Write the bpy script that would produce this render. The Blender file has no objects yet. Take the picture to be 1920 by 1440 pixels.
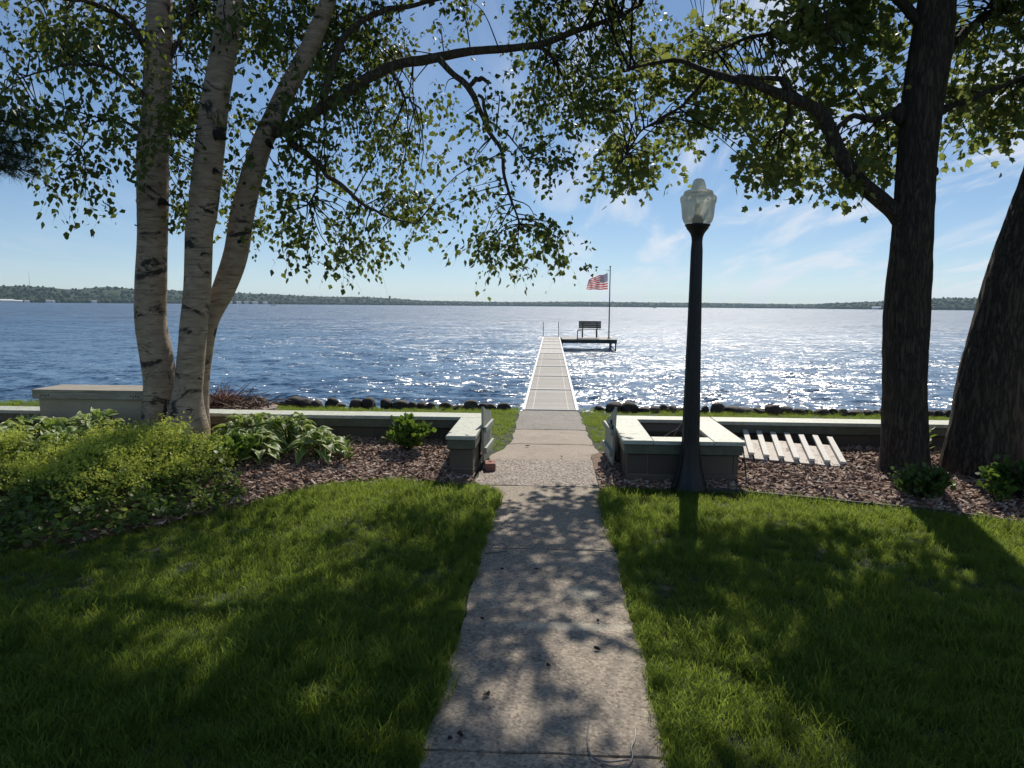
import bpy, bmesh, math, random
import numpy as np
from mathutils import Vector, Matrix

SC = bpy.context.scene
COL = SC.collection
RD = math.radians
random.seed(11)
RNG = np.random.default_rng(7)

# ------------------------------------------------------------------ camera, sky, sun, exposure
CAM_H = 1.65
FPX = 1442.0                      # focal length in pixels of the 1920 wide photograph
YAW, PITCH, ROLL = RD(2.9), RD(5.82), RD(0.48)
SUN_AZ, SUN_EL = RD(10.3), RD(42.0)   # azimuth measured from the path direction (+Y) towards +X

cam_data = bpy.data.cameras.new("camera")
cam_data.sensor_width = 36.0
cam_data.lens = 36.0 * FPX / 1920.0
cam_data.clip_start = 0.05
cam_data.clip_end = 20000.0
cam = bpy.data.objects.new("camera", cam_data)
COL.objects.link(cam)
CAM_R = Matrix.Rotation(YAW, 3, 'Z') @ Matrix.Rotation(math.pi / 2 - PITCH, 3, 'X') @ Matrix.Rotation(ROLL, 3, 'Z')
cam.matrix_world = Matrix.Translation((0, 0, CAM_H)) @ CAM_R.to_4x4()
SC.camera = cam

SUN_DIR = Vector((math.sin(SUN_AZ) * math.cos(SUN_EL), math.cos(SUN_AZ) * math.cos(SUN_EL), math.sin(SUN_EL)))
sun_data = bpy.data.lights.new("sun", 'SUN')
sun_data.energy = 5.0
sun_data.angle = RD(0.53)
sun_data.color = (1.0, 0.93, 0.82)
sun = bpy.data.objects.new("sun", sun_data)
COL.objects.link(sun)
sun.rotation_euler = (-SUN_DIR).to_track_quat('-Z', 'Y').to_euler()
sun.location = (3, 14, 14)

world = bpy.data.worlds.new("World")
SC.world = world
world.use_nodes = True
wt = world.node_tree
wt.nodes.clear()


def wn(t, **kw):
    n = wt.nodes.new(t)
    for k, v in kw.items():
        setattr(n, k, v)
    return n


w_out = wn("ShaderNodeOutputWorld")
w_bg = wn("ShaderNodeBackground")
w_bg.inputs["Strength"].default_value = 0.10
w_sky = wn("ShaderNodeTexSky", sky_type='NISHITA', sun_disc=False)
w_sky.sun_elevation = SUN_EL
w_sky.sun_rotation = SUN_AZ
w_sky.altitude = 1500
w_sky.air_density = 0.85
w_sky.dust_density = 0.22
w_sky.ozone_density = 4.0
# thin cirrus: noise on the cloud layer (direction projected on a plane overhead)
w_tc = wn("ShaderNodeTexCoord")
w_sep = wn("ShaderNodeSeparateXYZ")
wt.links.new(w_tc.outputs["Generated"], w_sep.inputs[0])
w_zc = wn("ShaderNodeMath", operation='MAXIMUM')
wt.links.new(w_sep.outputs["Z"], w_zc.inputs[0])
w_zc.inputs[1].default_value = 0.02
w_zo = wn("ShaderNodeMath", operation='ADD')
wt.links.new(w_zc.outputs[0], w_zo.inputs[0])
w_zo.inputs[1].default_value = 0.12
w_dx = wn("ShaderNodeMath", operation='DIVIDE')
w_dy = wn("ShaderNodeMath", operation='DIVIDE')
wt.links.new(w_sep.outputs["X"], w_dx.inputs[0]); wt.links.new(w_zo.outputs[0], w_dx.inputs[1])
wt.links.new(w_sep.outputs["Y"], w_dy.inputs[0]); wt.links.new(w_zo.outputs[0], w_dy.inputs[1])
w_cmb = wn("ShaderNodeCombineXYZ")
wt.links.new(w_dx.outputs[0], w_cmb.inputs[0]); wt.links.new(w_dy.outputs[0], w_cmb.inputs[1])
w_map = wn("ShaderNodeMapping")
w_map.inputs["Rotation"].default_value = (0, 0, RD(24))
w_map.inputs["Scale"].default_value = (2.3, 0.6, 1)
w_map.inputs["Location"].default_value = (0.35, 1.2, 0)
wt.links.new(w_cmb.outputs[0], w_map.inputs["Vector"])
w_noi = wn("ShaderNodeTexNoise")
w_noi.inputs["Scale"].default_value = 1.25
w_noi.inputs["Detail"].default_value = 7.0
w_noi.inputs["Roughness"].default_value = 0.55
w_noi.inputs["Distortion"].default_value = 0.6
wt.links.new(w_map.outputs[0], w_noi.inputs["Vector"])
w_ramp = wn("ShaderNodeMapRange", interpolation_type='SMOOTHSTEP')
w_ramp.inputs[1].default_value = 0.44
w_ramp.inputs[2].default_value = 0.68
w_ramp.inputs[3].default_value = 0.0
w_ramp.inputs[4].default_value = 0.75
wt.links.new(w_noi.outputs["Fac"], w_ramp.inputs[0])
w_hsv = wn("ShaderNodeHueSaturation")
w_hsv.inputs["Saturation"].default_value = 1.12
w_div = wn("ShaderNodeVectorMath", operation='SCALE'); w_div.inputs["Scale"].default_value = 0.2
w_gam = wn("ShaderNodeGamma"); w_gam.inputs["Gamma"].default_value = 0.78
w_mul = wn("ShaderNodeVectorMath", operation='SCALE'); w_mul.inputs["Scale"].default_value = 5.0
wt.links.new(w_sky.outputs[0], w_div.inputs[0]); wt.links.new(w_div.outputs[0], w_gam.inputs[0]); wt.links.new(w_gam.outputs[0], w_mul.inputs[0])
wt.links.new(w_mul.outputs[0], w_hsv.inputs["Color"])
w_mix = wn("ShaderNodeMix", data_type='RGBA')
w_side = wn("ShaderNodeMapRange", interpolation_type='SMOOTHSTEP')     # the cirrus lies over the western half of the sky
w_side.inputs[1].default_value = -0.12; w_side.inputs[2].default_value = 0.12; w_side.inputs[3].default_value = 0.12; w_side.inputs[4].default_value = 1.0
wt.links.new(w_sep.outputs["X"], w_side.inputs[0])
w_cm = wn("ShaderNodeMath", operation='MULTIPLY')
wt.links.new(w_ramp.outputs[0], w_cm.inputs[0]); wt.links.new(w_side.outputs[0], w_cm.inputs[1])
wt.links.new(w_cm.outputs[0], w_mix.inputs[0])
wt.links.new(w_hsv.outputs[0], w_mix.inputs[6])
w_mix.inputs[7].default_value = (8.2, 8.6, 9.3, 1)
wt.links.new(w_mix.outputs[2], w_bg.inputs["Color"])
wt.links.new(w_bg.outputs[0], w_out.inputs["Surface"])

SC.view_settings.view_transform = 'Standard'
SC.view_settings.look = 'None'
SC.view_settings.gamma = 1.0
SC.view_settings.exposure = 0.0
SC.view_settings.use_curve_mapping = False
SC.render.engine = 'CYCLES'
SC.cycles.max_bounces = 8
SC.cycles.diffuse_bounces = 3
SC.cycles.glossy_bounces = 3
SC.cycles.transmission_bounces = 6
SC.cycles.transparent_max_bounces = 12
SC.cycles.caustics_reflective = False
SC.cycles.caustics_refractive = False
SC.cycles.use_denoising = True
SC.cycles.use_adaptive_sampling = True
SC.cycles.adaptive_threshold = 0.015

# ------------------------------------------------------------------ helpers
def ray(x, y):
    return CAM_R @ Vector(((x - 960) / FPX, -(y - 720) / FPX, -1.0))


def at(x, y, Y):
    """the point seen at photograph pixel (x, y) that stands Y metres away along the path"""
    d = ray(x, y)
    p = d * (Y / d.y)
    return Vector((p.x, p.y, p.z + CAM_H))


def gp(x, y, z=0.0):
    d = ray(x, y)
    p = d * ((z - CAM_H) / d.z)
    return Vector((p.x, p.y, z))


def tag(o, label=None, cat=None, group=None, kind=None):
    if label: o["label"] = label
    if cat: o["category"] = cat
    if group: o["group"] = group
    if kind: o["kind"] = kind
    return o


def empty(name, loc=(0, 0, 0), rz=0.0):
    o = bpy.data.objects.new(name, None)
    o.empty_display_size = 0.1
    COL.objects.link(o)
    o.location = loc
    o.rotation_euler = (0, 0, rz)
    return o


def link(name, me, mat=None, parent=None, loc=None, rot=None):
    o = bpy.data.objects.new(name, me)
    COL.objects.link(o)
    if mat is not None and len(me.materials) == 0:
        me.materials.append(mat)
    if loc is not None: o.location = loc
    if rot is not None: o.rotation_euler = rot
    if parent is not None: o.parent = parent
    return o


def mesh_np(name, V, Fc, smooth=False):
    """V (n,3); Fc (m,k) with k = 3 or 4"""
    V = np.asarray(V, dtype=np.float32); Fc = np.asarray(Fc, dtype=np.int32)
    me = bpy.data.meshes.new(name)
    k = Fc.shape[1]
    me.vertices.add(len(V)); me.vertices.foreach_set("co", V.ravel())
    me.loops.add(Fc.size); me.loops.foreach_set("vertex_index", Fc.ravel())
    me.polygons.add(len(Fc))
    me.polygons.foreach_set("loop_start", np.arange(0, Fc.size, k, dtype=np.int32))
    me.polygons.foreach_set("loop_total", np.full(len(Fc), k, dtype=np.int32))
    me.polygons.foreach_set("use_smooth", np.full(len(Fc), smooth, dtype=bool))
    me.update(calc_edges=True)
    me.validate()
    return me


def mesh_bm(name, bm, smooth=False):
    me = bpy.data.meshes.new(name)
    bm.normal_update()
    bm.to_mesh(me); bm.free()
    if smooth:
        me.polygons.foreach_set("use_smooth", np.ones(len(me.polygons), dtype=bool))
    return me


_box_cache = {}


def box_mesh(sx, sy, sz, bev=0.004, key=None):
    k = (round(sx, 4), round(sy, 4), round(sz, 4), bev, key)
    if k in _box_cache: return _box_cache[k]
    bm = bmesh.new()
    bmesh.ops.create_cube(bm, size=1.0)
    bmesh.ops.scale(bm, vec=(sx, sy, sz), verts=bm.verts)
    if bev > 0:
        bmesh.ops.bevel(bm, geom=bm.edges[:], offset=bev, segments=1, affect='EDGES', profile=0.5)
    me = mesh_bm("block_mesh", bm)
    _box_cache[k] = me
    return me


def box(name, x0, x1, y0, y1, z0, z1, mat, parent=None, bev=0.004, rot=None):
    me = box_mesh(x1 - x0, y1 - y0, z1 - z0, bev, mat.name)
    return link(name, me, mat, parent, ((x0 + x1) / 2, (y0 + y1) / 2, (z0 + z1) / 2), rot)


def hash3(i, j, k, seed):
    n = (i * 374761393 + j * 668265263 + k * 2147483647 + seed * 1274126177) & 0xFFFFFFFF
    n = ((n ^ (n >> 13)) * 1274126177) & 0xFFFFFFFF
    n = (n ^ (n >> 16)) & 0xFFFFFFFF
    return n.astype(np.float64) / 4294967295.0


def vnoise(P, scale=1.0, seed=0):
    P = np.asarray(P, dtype=np.float64) * scale
    I = np.floor(P).astype(np.int64)
    f = P - I
    f = f * f * (3 - 2 * f)
    r = 0
    for a in (0, 1):
        for b in (0, 1):
            for c in (0, 1):
                w = (f[:, 0] if a else 1 - f[:, 0]) * (f[:, 1] if b else 1 - f[:, 1]) * (f[:, 2] if c else 1 - f[:, 2])
                r = r + w * hash3(I[:, 0] + a, I[:, 1] + b, I[:, 2] + c, seed)
    return r


def fnoise(P, scale=1.0, seed=0, octv=3):
    s, a, t = 0, 1.0, 0
    for o in range(octv):
        s = s + a * vnoise(P, scale * 2 ** o, seed + o * 17)
        t += a
        a *= 0.5
    return s / t


def catmull(pts, n):
    """pts (k,d) -> n samples, centripetal-free uniform Catmull-Rom"""
    P = np.asarray(pts, dtype=float)
    P = np.vstack([2 * P[0] - P[1], P, 2 * P[-1] - P[-2]])
    k = len(P) - 3
    u = np.linspace(0, k - 1e-6, n)
    i = u.astype(int); t = (u - i)[:, None]
    p0, p1, p2, p3 = P[i], P[i + 1], P[i + 2], P[i + 3]
    return 0.5 * ((2 * p1) + (-p0 + p2) * t + (2 * p0 - 5 * p1 + 4 * p2 - p3) * t ** 2 + (-p0 + 3 * p1 - 3 * p2 + p3) * t ** 3)


def tube_arrays(C, R, sides=8, rough=0.0, rscale=(6, 1.5), seed=0, cap=True, ridge=0.0):
    """C (n,3) centre line, R (n,) radii -> V, quads (as arrays)"""
    C = np.asarray(C, float); R = np.asarray(R, float)
    n = len(C)
    T = np.gradient(C, axis=0)
    T /= np.linalg.norm(T, axis=1, keepdims=True) + 1e-9
    ref = np.array([1.0, 0, 0]) if abs(T[:, 0]).mean() < 0.7 else np.array([0, 0, 1.0])
    N = np.cross(T, ref); N /= np.linalg.norm(N, axis=1, keepdims=True) + 1e-9
    B = np.cross(T, N)
    a = np.linspace(0, 2 * np.pi, sides, endpoint=False)
    ca, sa = np.cos(a), np.sin(a)
    S = np.concatenate([[0], np.cumsum(np.linalg.norm(np.diff(C, axis=0), axis=1))])
    rad = np.repeat(R[:, None], sides, 1)
    if rough > 0 or ridge > 0:
        A = np.stack([np.tile(ca, n) * rscale[0] * 0.5, np.tile(sa, n) * rscale[0] * 0.5, np.repeat(S, sides) * rscale[1]], 1)
        nz = fnoise(A, 1.0, seed, 3).reshape(n, sides) - 0.5
        rad = rad * (1 + rough * 2 * nz)
        if ridge > 0:
            A2 = np.stack([np.tile(ca, n) * rscale[0] * 1.6, np.tile(sa, n) * rscale[0] * 1.6, np.repeat(S, sides) * rscale[1] * 1.2], 1)
            r2 = 1 - np.abs(fnoise(A2, 1.0, seed + 5, 2).reshape(n, sides) - 0.5) * 4
            rad = rad + ridge * np.clip(r2, -1, 1)
    V = C[:, None, :] + rad[:, :, None] * (ca[None, :, None] * N[:, None, :] + sa[None, :, None] * B[:, None, :])
    V = V.reshape(-1, 3)
    i = np.arange(n - 1)[:, None]; j = np.arange(sides)[None, :]
    j2 = (j + 1) % sides
    Q = np.stack([i * sides + j, i * sides + j2, (i + 1) * sides + j2, (i + 1) * sides + j], -1).reshape(-1, 4)
    if cap:
        m = len(V)
        V = np.vstack([V, C[0], C[-1]])
        jj = np.arange(sides); jn = (jj + 1) % sides
        c0 = np.stack([np.full(sides, m), jn, jj, np.full(sides, m)], 1)
        b = (n - 1) * sides
        c1 = np.stack([np.full(sides, m + 1), b + jj, b + jn, np.full(sides, m + 1)], 1)
        return V, Q, np.vstack([c0[:, :3], c1[:, :3]])
    return V, Q, np.zeros((0, 3), int)


class Geo:
    """collects quads and triangles and links them as ONE mesh"""
    def __init__(self):
        self.V, self.T, self.n = [], [], 0

    def add(self, V, F):
        F = np.asarray(F)
        if F.shape[1] == 4:
            F = np.vstack([F[:, [0, 1, 2]], F[:, [0, 2, 3]]])
        self.V.append(np.asarray(V, float)); self.T.append(F + self.n); self.n += len(V)

    def tube(self, C, R, sides=6, **k):
        V, Q, Tt = tube_arrays(C, R, sides, **k)
        T = np.vstack([Q[:, [0, 1, 2]], Q[:, [0, 2, 3]], Tt]) if len(Tt) else np.vstack([Q[:, [0, 1, 2]], Q[:, [0, 2, 3]]])
        self.V.append(V); self.T.append(T + self.n); self.n += len(V)

    def box(self, x0, x1, y0, y1, z0, z1):
        V = np.array([[x, y, z] for z in (z0, z1) for y in (y0, y1) for x in (x0, x1)], float)
        self.add(V, np.array([[0, 2, 3, 1], [4, 5, 7, 6], [0, 1, 5, 4], [2, 6, 7, 3], [0, 4, 6, 2], [1, 3, 7, 5]]))

    def build(self, name, mat, parent=None, smooth=False, loc=None):
        me = mesh_np(name, np.vstack(self.V), np.vstack(self.T), smooth)
        return link(name, me, mat, parent, loc)


def lathe(name, prof, mat, parent=None, sides=32, flute=0, famp=0.0, loc=None, smooth=True, close=True):
    """prof: list of (r, z)"""
    pr = np.array(prof, float)
    a = np.linspace(0, 2 * np.pi, sides, endpoint=False)
    mod = 1 - famp * (0.5 - 0.5 * np.cos(a * flute)) if flute else np.ones(sides)
    V = np.stack([pr[:, 0:1] * (np.cos(a) * mod)[None], pr[:, 0:1] * (np.sin(a) * mod)[None], np.repeat(pr[:, 1:2], sides, 1)], -1).reshape(-1, 3)
    g = Geo()
    i = np.arange(len(pr) - 1)[:, None]; j = np.arange(sides)[None]; j2 = (j + 1) % sides
    Q = np.stack([i * sides + j, i * sides + j2, (i + 1) * sides + j2, (i + 1) * sides + j], -1).reshape(-1, 4)
    g.add(V, Q)
    return g.build(name, mat, parent, smooth, loc)


# ------------------------------------------------------------------ materials
class NT:
    def __init__(self, name):
        self.m = bpy.data.materials.new(name)
        self.m.use_nodes = True
        self.t = self.m.node_tree
        self.t.nodes.clear()
        self.out = self.t.nodes.new("ShaderNodeOutputMaterial")

    def n(self, t, ins=None, **kw):
        nd = self.t.nodes.new(t)
        for k, v in kw.items(): setattr(nd, k, v)
        for k, v in (ins or {}).items():
            s = nd.inputs[k]
            if isinstance(v, bpy.types.NodeSocket): self.t.links.new(v, s)
            else: s.default_value = v
        return nd

    def pos(self): return self.n("ShaderNodeNewGeometry").outputs["Position"]
    def obj(self): return self.n("ShaderNodeTexCoord").outputs["Object"]

    def noise(self, vec, scale, detail=4.0, rough=0.55, dist=0.0, sc=None):
        if sc is not None:
            vec = self.n("ShaderNodeMapping", {"Vector": vec, "Scale": sc}).outputs[0]
        return self.n("ShaderNodeTexNoise", {"Vector": vec, "Scale": scale, "Detail": detail, "Roughness": rough, "Distortion": dist}).outputs["Fac"]

    def voro(self, vec, scale, feature='F1', out="Distance", sc=None, rand=1.0):
        if sc is not None:
            vec = self.n("ShaderNodeMapping", {"Vector": vec, "Scale": sc}).outputs[0]
        return self.n("ShaderNodeTexVoronoi", {"Vector": vec, "Scale": scale, "Randomness": rand}, feature=feature).outputs[out]

    def ramp(self, fac, stops):
        nd = self.n("ShaderNodeValToRGB", {"Fac": fac})
        cr = nd.color_ramp
        while len(cr.elements) > 1: cr.elements.remove(cr.elements[0])
        for k, (p, c) in enumerate(stops):
            e = cr.elements[0] if k == 0 else cr.elements.new(p)
            e.position = p
            e.color = (c[0], c[1], c[2], 1) if not isinstance(c, (int, float)) else (c, c, c, 1)
        return nd.outputs["Color"]

    def rng(self, v, a, b, c=0.0, d=1.0):
        return self.n("ShaderNodeMapRange", {0: v, 1: a, 2: b, 3: c, 4: d}).outputs[0]

    def math(self, op, a, b=0.0, c=0.0):
        return self.n("ShaderNodeMath", {0: a, 1: b, 2: c}, operation=op).outputs[0]

    def mix(self, f, a, b, mode='MIX'):
        def col(v): return v if isinstance(v, bpy.types.NodeSocket) else (v[0], v[1], v[2], 1)
        return self.n("ShaderNodeMix", {0: f, 6: col(a), 7: col(b)}, data_type='RGBA', blend_type=mode).outputs[2]

    def bump(self, h, strength=0.5, dist=0.02, normal=None):
        ins = {"Height": h, "Strength": strength, "Distance": dist}
        if normal is not None: ins["Normal"] = normal
        return self.n("ShaderNodeBump", ins).outputs[0]

    def pbr(self, color, rough=0.7, normal=None, metal=0.0, spec=0.5, **extra):
        ins = {"Base Color": color if isinstance(color, bpy.types.NodeSocket) else (color[0], color[1], color[2], 1),
               "Roughness": rough, "Metallic": metal, "Specular IOR Level": spec}
        if normal is not None: ins["Normal"] = normal
        ins.update(extra)
        return self.n("ShaderNodeBsdfPrincipled", ins).outputs[0]

    def done(self, shader):
        self.t.links.new(shader, self.out.inputs["Surface"])
        return self.m


def leaf_mat(name, dark, light, trans, tw=0.42, spec=0.35, rough=0.45, island=True, zt=None):
    k = NT(name)
    if island: r = k.n("ShaderNodeNewGeometry").outputs["Random Per Island"]
    else: r = k.n("ShaderNodeObjectInfo").outputs["Random"]
    nz = k.noise(k.pos(), 1.1, 3)
    f = k.math('ADD', k.math('MULTIPLY', r, 0.6), k.rng(nz, 0.3, 0.7, 0.0, 0.4))
    c = k.ramp(f, [(0.0, dark), (1.0, light)])
    d = k.pbr(c, rough, spec=spec)
    tc = k.mix(0.5, c, trans)
    t = k.n("ShaderNodeBsdfTranslucent", {"Color": tc}).outputs[0]
    return k.done(k.n("ShaderNodeMixShader", {0: tw, 1: d, 2: t}).outputs[0])


M = {}


def make_materials():
    # soil under the lawn
    k = NT("lawn_soil"); p = k.pos()
    M['soil'] = k.done(k.pbr(k.ramp(k.noise(p, 9, 5), [(0.3, (0.018, 0.03, 0.008)), (0.7, (0.04, 0.06, 0.015))]), 0.95, k.bump(k.noise(p, 60, 4), 0.6, 0.02)))
    # grass blades
    k = NT("grass_blade"); p = k.pos()
    r = k.n("ShaderNodeObjectInfo").outputs["Random"]
    big = k.noise(p, 1.7, 5, 0.65)
    isl = k.n("ShaderNodeNewGeometry").outputs["Random Per Island"]
    f = k.math('ADD', k.math('MULTIPLY', k.rng(big, 0.3, 0.7), 0.45), k.math('ADD', k.math('MULTIPLY', r, 0.25), k.math('MULTIPLY', isl, 0.3)))
    c = k.ramp(f, [(0.0, (0.028, 0.055, 0.011)), (0.5, (0.055, 0.108, 0.018)), (0.9, (0.125, 0.175, 0.04)), (1.0, (0.34, 0.31, 0.17))])
    d = k.pbr(c, 0.5, spec=0.22)
    t = k.n("ShaderNodeBsdfTranslucent", {"Color": k.mix(0.72, c, (0.42, 0.545, 0.075))}).outputs[0]
    M['grass'] = k.done(k.n("ShaderNodeMixShader", {0: 0.55, 1: d, 2: t}).outputs[0])
    # mulch
    k = NT("mulch_soil"); p = k.pos()
    M['mulch'] = k.done(k.pbr(k.ramp(k.noise(p, 34, 6, 0.7), [(0.25, (0.13, 0.085, 0.06)), (0.75, (0.36, 0.24, 0.18))]), 0.95, k.bump(k.noise(p, 45, 4), 0.8, 0.03)))
    k = NT("mulch_chip")
    r = k.n("ShaderNodeObjectInfo").outputs["Random"]
    c = k.ramp(r, [(0.0, (0.08, 0.045, 0.03)), (0.3, (0.28, 0.155, 0.11)), (0.6, (0.45, 0.30, 0.225)), (0.85, (0.58, 0.45, 0.36)), (1.0, (0.68, 0.58, 0.49))])
    M['chip'] = k.done(k.pbr(k.mix(k.rng(k.noise(k.pos(), 130, 3), 0.35, 0.65, 0.0, 0.5), c, (0.06, 0.035, 0.025)), 0.8, spec=0.35))

    # concrete slabs
    def concrete(name, a, b, agg, aggc, patch=False):
        k = NT(name); p = k.pos()
        big = k.noise(p, 1.6, 5, 0.6)
        fine = k.noise(p, 95, 3, 0.7)
        c = k.ramp(big, [(0.3, a), (0.7, b)])
        c = k.mix(k.rng(fine, 0.42, 0.62, 0.0, 0.42), c, (0.13, 0.12, 0.105))
        v = k.voro(p, 75, 'F1', 'Color')
        sp = k.n("ShaderNodeSeparateColor", {0: v}).outputs[0]
        c = k.mix(k.math('MULTIPLY', k.rng(sp, 0.55, 0.75), agg), c, aggc)
        sp2 = k.n("ShaderNodeSeparateColor", {0: v}).outputs[1]
        c = k.mix(k.math('MULTIPLY', k.rng(sp2, 0.72, 0.85), agg), c, (0.09, 0.07, 0.055))
        st = k.noise(p, 3.3, 6, 0.7, 0.6)
        c = k.mix(k.rng(st, 0.52, 0.75, 0.0, 0.45), c, (0.12, 0.105, 0.085))
        h = k.math('ADD', k.math('MULTIPLY', fine, 0.6), k.math('MULTIPLY', k.voro(p, 75), 0.8 * agg + 0.2))
        bd = 0.004
        if patch:   # spalled spots where the paler aggregate lies open
            for (x, y, rx, ry) in ((0.20, 4.33, 0.11, 0.10), (0.14, 3.84, 0.30, 0.055)):
                q = k.n("ShaderNodeMapping", {"Vector": p, "Location": (-x / rx, -y / ry, 0), "Scale": (1 / rx, 1 / ry, 0)}).outputs[0]
                ln = k.n("ShaderNodeVectorMath", {0: q}, operation='LENGTH').outputs["Value"]
                ln = k.math('ADD', ln, k.math('MULTIPLY', k.math('SUBTRACT', k.noise(p, 14, 4), 0.5), 2.2))
                msk = k.rng(ln, 0.75, 1.15, 1.0, 0.0)
                c = k.mix(msk, c, k.ramp(k.noise(p, 160, 3, 0.7), [(0.38, (0.22, 0.19, 0.14)), (0.6, (0.66, 0.60, 0.48))]))
                h = k.math('SUBTRACT', h, k.math('MULTIPLY', msk, k.math('MULTIPLY', k.noise(p, 120, 2), 2.5)))
        return k.done(k.pbr(c, 0.85, k.bump(h, 0.75, bd), spec=0.3))
    M['conc'] = concrete("concrete_path", (0.29, 0.24, 0.187), (0.40, 0.335, 0.262), 0.5, (0.54, 0.45, 0.345), True)
    M['conc_pink'] = concrete("concrete_pinkish", (0.35, 0.29, 0.235), (0.43, 0.36, 0.295), 0.25, (0.48, 0.41, 0.34))
    M['conc_agg'] = concrete("concrete_exposed_aggregate", (0.25, 0.21, 0.18), (0.32, 0.27, 0.23), 0.95, (0.5, 0.43, 0.37))
    M['conc_grey'] = concrete("concrete_grey", (0.25, 0.23, 0.21), (0.33, 0.30, 0.275), 0.5, (0.4, 0.37, 0.33))

    # masonry block, painted cap, trim
    k = NT("concrete_block"); p = k.obj(); w = k.pos()
    r = k.n("ShaderNodeObjectInfo").outputs["Random"]
    c = k.mix(r, (0.075, 0.058, 0.042), (0.125, 0.098, 0.07))
    c = k.mix(k.rng(k.noise(w, 6, 5), 0.4, 0.7, 0.0, 0.5), c, (0.10, 0.085, 0.065))
    M['block'] = k.done(k.pbr(c, 0.92, k.bump(k.noise(w, 110, 3), 0.6, 0.004)))
    k = NT("mortar"); M['mortar'] = k.done(k.pbr((0.2, 0.18, 0.155), 0.95))
    k = NT("painted_cap"); w = k.pos(); r = k.n("ShaderNodeObjectInfo").outputs["Random"]
    g = k.noise(w, 26, 6, 0.65, 0.4, (1, 0.5, 1))
    c = k.mix(r, (0.44, 0.475, 0.39), (0.51, 0.525, 0.44))
    c = k.mix(k.rng(g, 0.46, 0.66, 0.0, 0.75), c, (0.27, 0.28, 0.22))
    c = k.mix(k.rng(k.noise(w, 3.1, 6, 0.7), 0.53, 0.68, 0.0, 0.6), c, (0.34, 0.26, 0.16))
    M['cap'] = k.done(k.pbr(c, 0.6, k.bump(g, 0.25, 0.004)))
    k = NT("painted_trim"); w = k.pos()
    c = k.mix(k.rng(k.noise(w, 11, 5), 0.4, 0.7), (0.115, 0.12, 0.08), (0.08, 0.082, 0.055))
    M['trim'] = k.done(k.pbr(c, 0.6, k.bump(k.noise(w, 60, 3, sc=(1, 1, .2)), 0.2, 0.003)))
    k = NT("gate_paint"); w = k.pos()
    g = k.noise(w, 40, 5, 0.6, 0.3, (1, 1, 0.12))
    c = k.mix(k.rng(g, 0.42, 0.66, 0.0, 0.6), (0.36, 0.385, 0.32), (0.20, 0.215, 0.17))
    M['gate'] = k.done(k.pbr(c, 0.65, k.bump(g, 0.3, 0.004)))
    k = NT("black_iron"); w = k.pos()
    c = k.mix(k.rng(k.noise(w, 22, 5), 0.5, 0.75), (0.007, 0.007, 0.008), (0.022, 0.018, 0.014))
    M['iron'] = k.done(k.pbr(c, 0.5, k.bump(k.noise(w, 70, 3), 0.15, 0.003), spec=0.5))
    # lamp globe: thick frosted, weathered plastic
    k = NT("frosted_globe"); p = k.obj()
    nz = k.noise(p, 9, 5, 0.6, 0.3, (1, 1, .5))
    c = k.ramp(nz, [(0.3, (0.74, 0.72, 0.60)), (0.7, (0.90, 0.88, 0.78))])
    d = k.pbr(c, 0.35, spec=0.5)
    t = k.n("ShaderNodeBsdfTranslucent", {"Color": c}).outputs[0]
    tr = k.n("ShaderNodeBsdfTransparent", {"Color": (0.93, 0.92, 0.85, 1)}).outputs[0]
    a = k.n("ShaderNodeMixShader", {0: 0.7, 1: d, 2: t}).outputs[0]
    M['globe'] = k.done(k.n("ShaderNodeMixShader", {0: 0.33, 1: a, 2: tr}).outputs[0])
    # metal / dock
    k = NT("aluminium_frame"); w = k.pos()
    M['alu'] = k.done(k.pbr(k.mix(k.noise(w, 8, 4), (0.66, 0.65, 0.62), (0.76, 0.75, 0.72)), 0.5, metal=0.0, spec=0.6))
    k = NT("dock_decking"); w = k.pos(); r = k.n("ShaderNodeNewGeometry").outputs["Random Per Island"]
    c = k.mix(r, (0.24, 0.222, 0.20), (0.33, 0.307, 0.275))
    c = k.mix(k.rng(k.noise(w, 2.2, 5), 0.45, 0.7, 0, 0.4), c, (0.24, 0.21, 0.18))
    M['deck'] = k.done(k.pbr(c, 0.7, k.bump(k.noise(w, 50, 3, sc=(0.3, 1, 1)), 0.2, 0.003)))
    k = NT("dock_decking_pale"); w = k.pos(); r = k.n("ShaderNodeNewGeometry").outputs["Random Per Island"]
    c = k.mix(r, (0.37, 0.345, 0.31), (0.47, 0.44, 0.40))
    M['deck2'] = k.done(k.pbr(c, 0.7, k.bump(k.noise(w, 50, 3), 0.2, 0.003)))
    k = NT("dark_wood"); w = k.pos()
    M['darkwood'] = k.done(k.pbr(k.ramp(k.noise(w, 20, 5, sc=(0.2, 1, 1)), [(0.3, (0.03, 0.035, 0.028)), (0.7, (0.075, 0.08, 0.06))]), 0.6))
    k = NT("grey_post"); M['post'] = k.done(k.pbr((0.10, 0.10, 0.11), 0.45, metal=0.4))
    # box and weathered lid
    k = NT("box_paint"); w = k.pos()
    c = k.mix(k.rng(k.noise(w, 4, 5), 0.4, 0.7), (0.44, 0.375, 0.27), (0.36, 0.305, 0.22))
    M['boxpaint'] = k.done(k.pbr(c, 0.6, k.bump(k.noise(w, 30, 3), 0.1, 0.003)))
    k = NT("weathered_wood"); w = k.pos()
    g = k.noise(w, 30, 5, 0.6, 0.5, (0.15, 1, 1))
    M['weather'] = k.done(k.pbr(k.ramp(g, [(0.3, (0.22, 0.195, 0.155)), (0.7, (0.42, 0.38, 0.31))]), 0.8, k.bump(g, 0.4, 0.004)))
    k = NT("hole_dark"); M['dark'] = k.done(k.pbr((0.008, 0.007, 0.006), 0.9))
    k = NT("peeling_white_wood"); w = k.pos()
    g = k.noise(w, 38, 6, 0.7, 0.8, (0.5, 0.25, 1))
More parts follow.
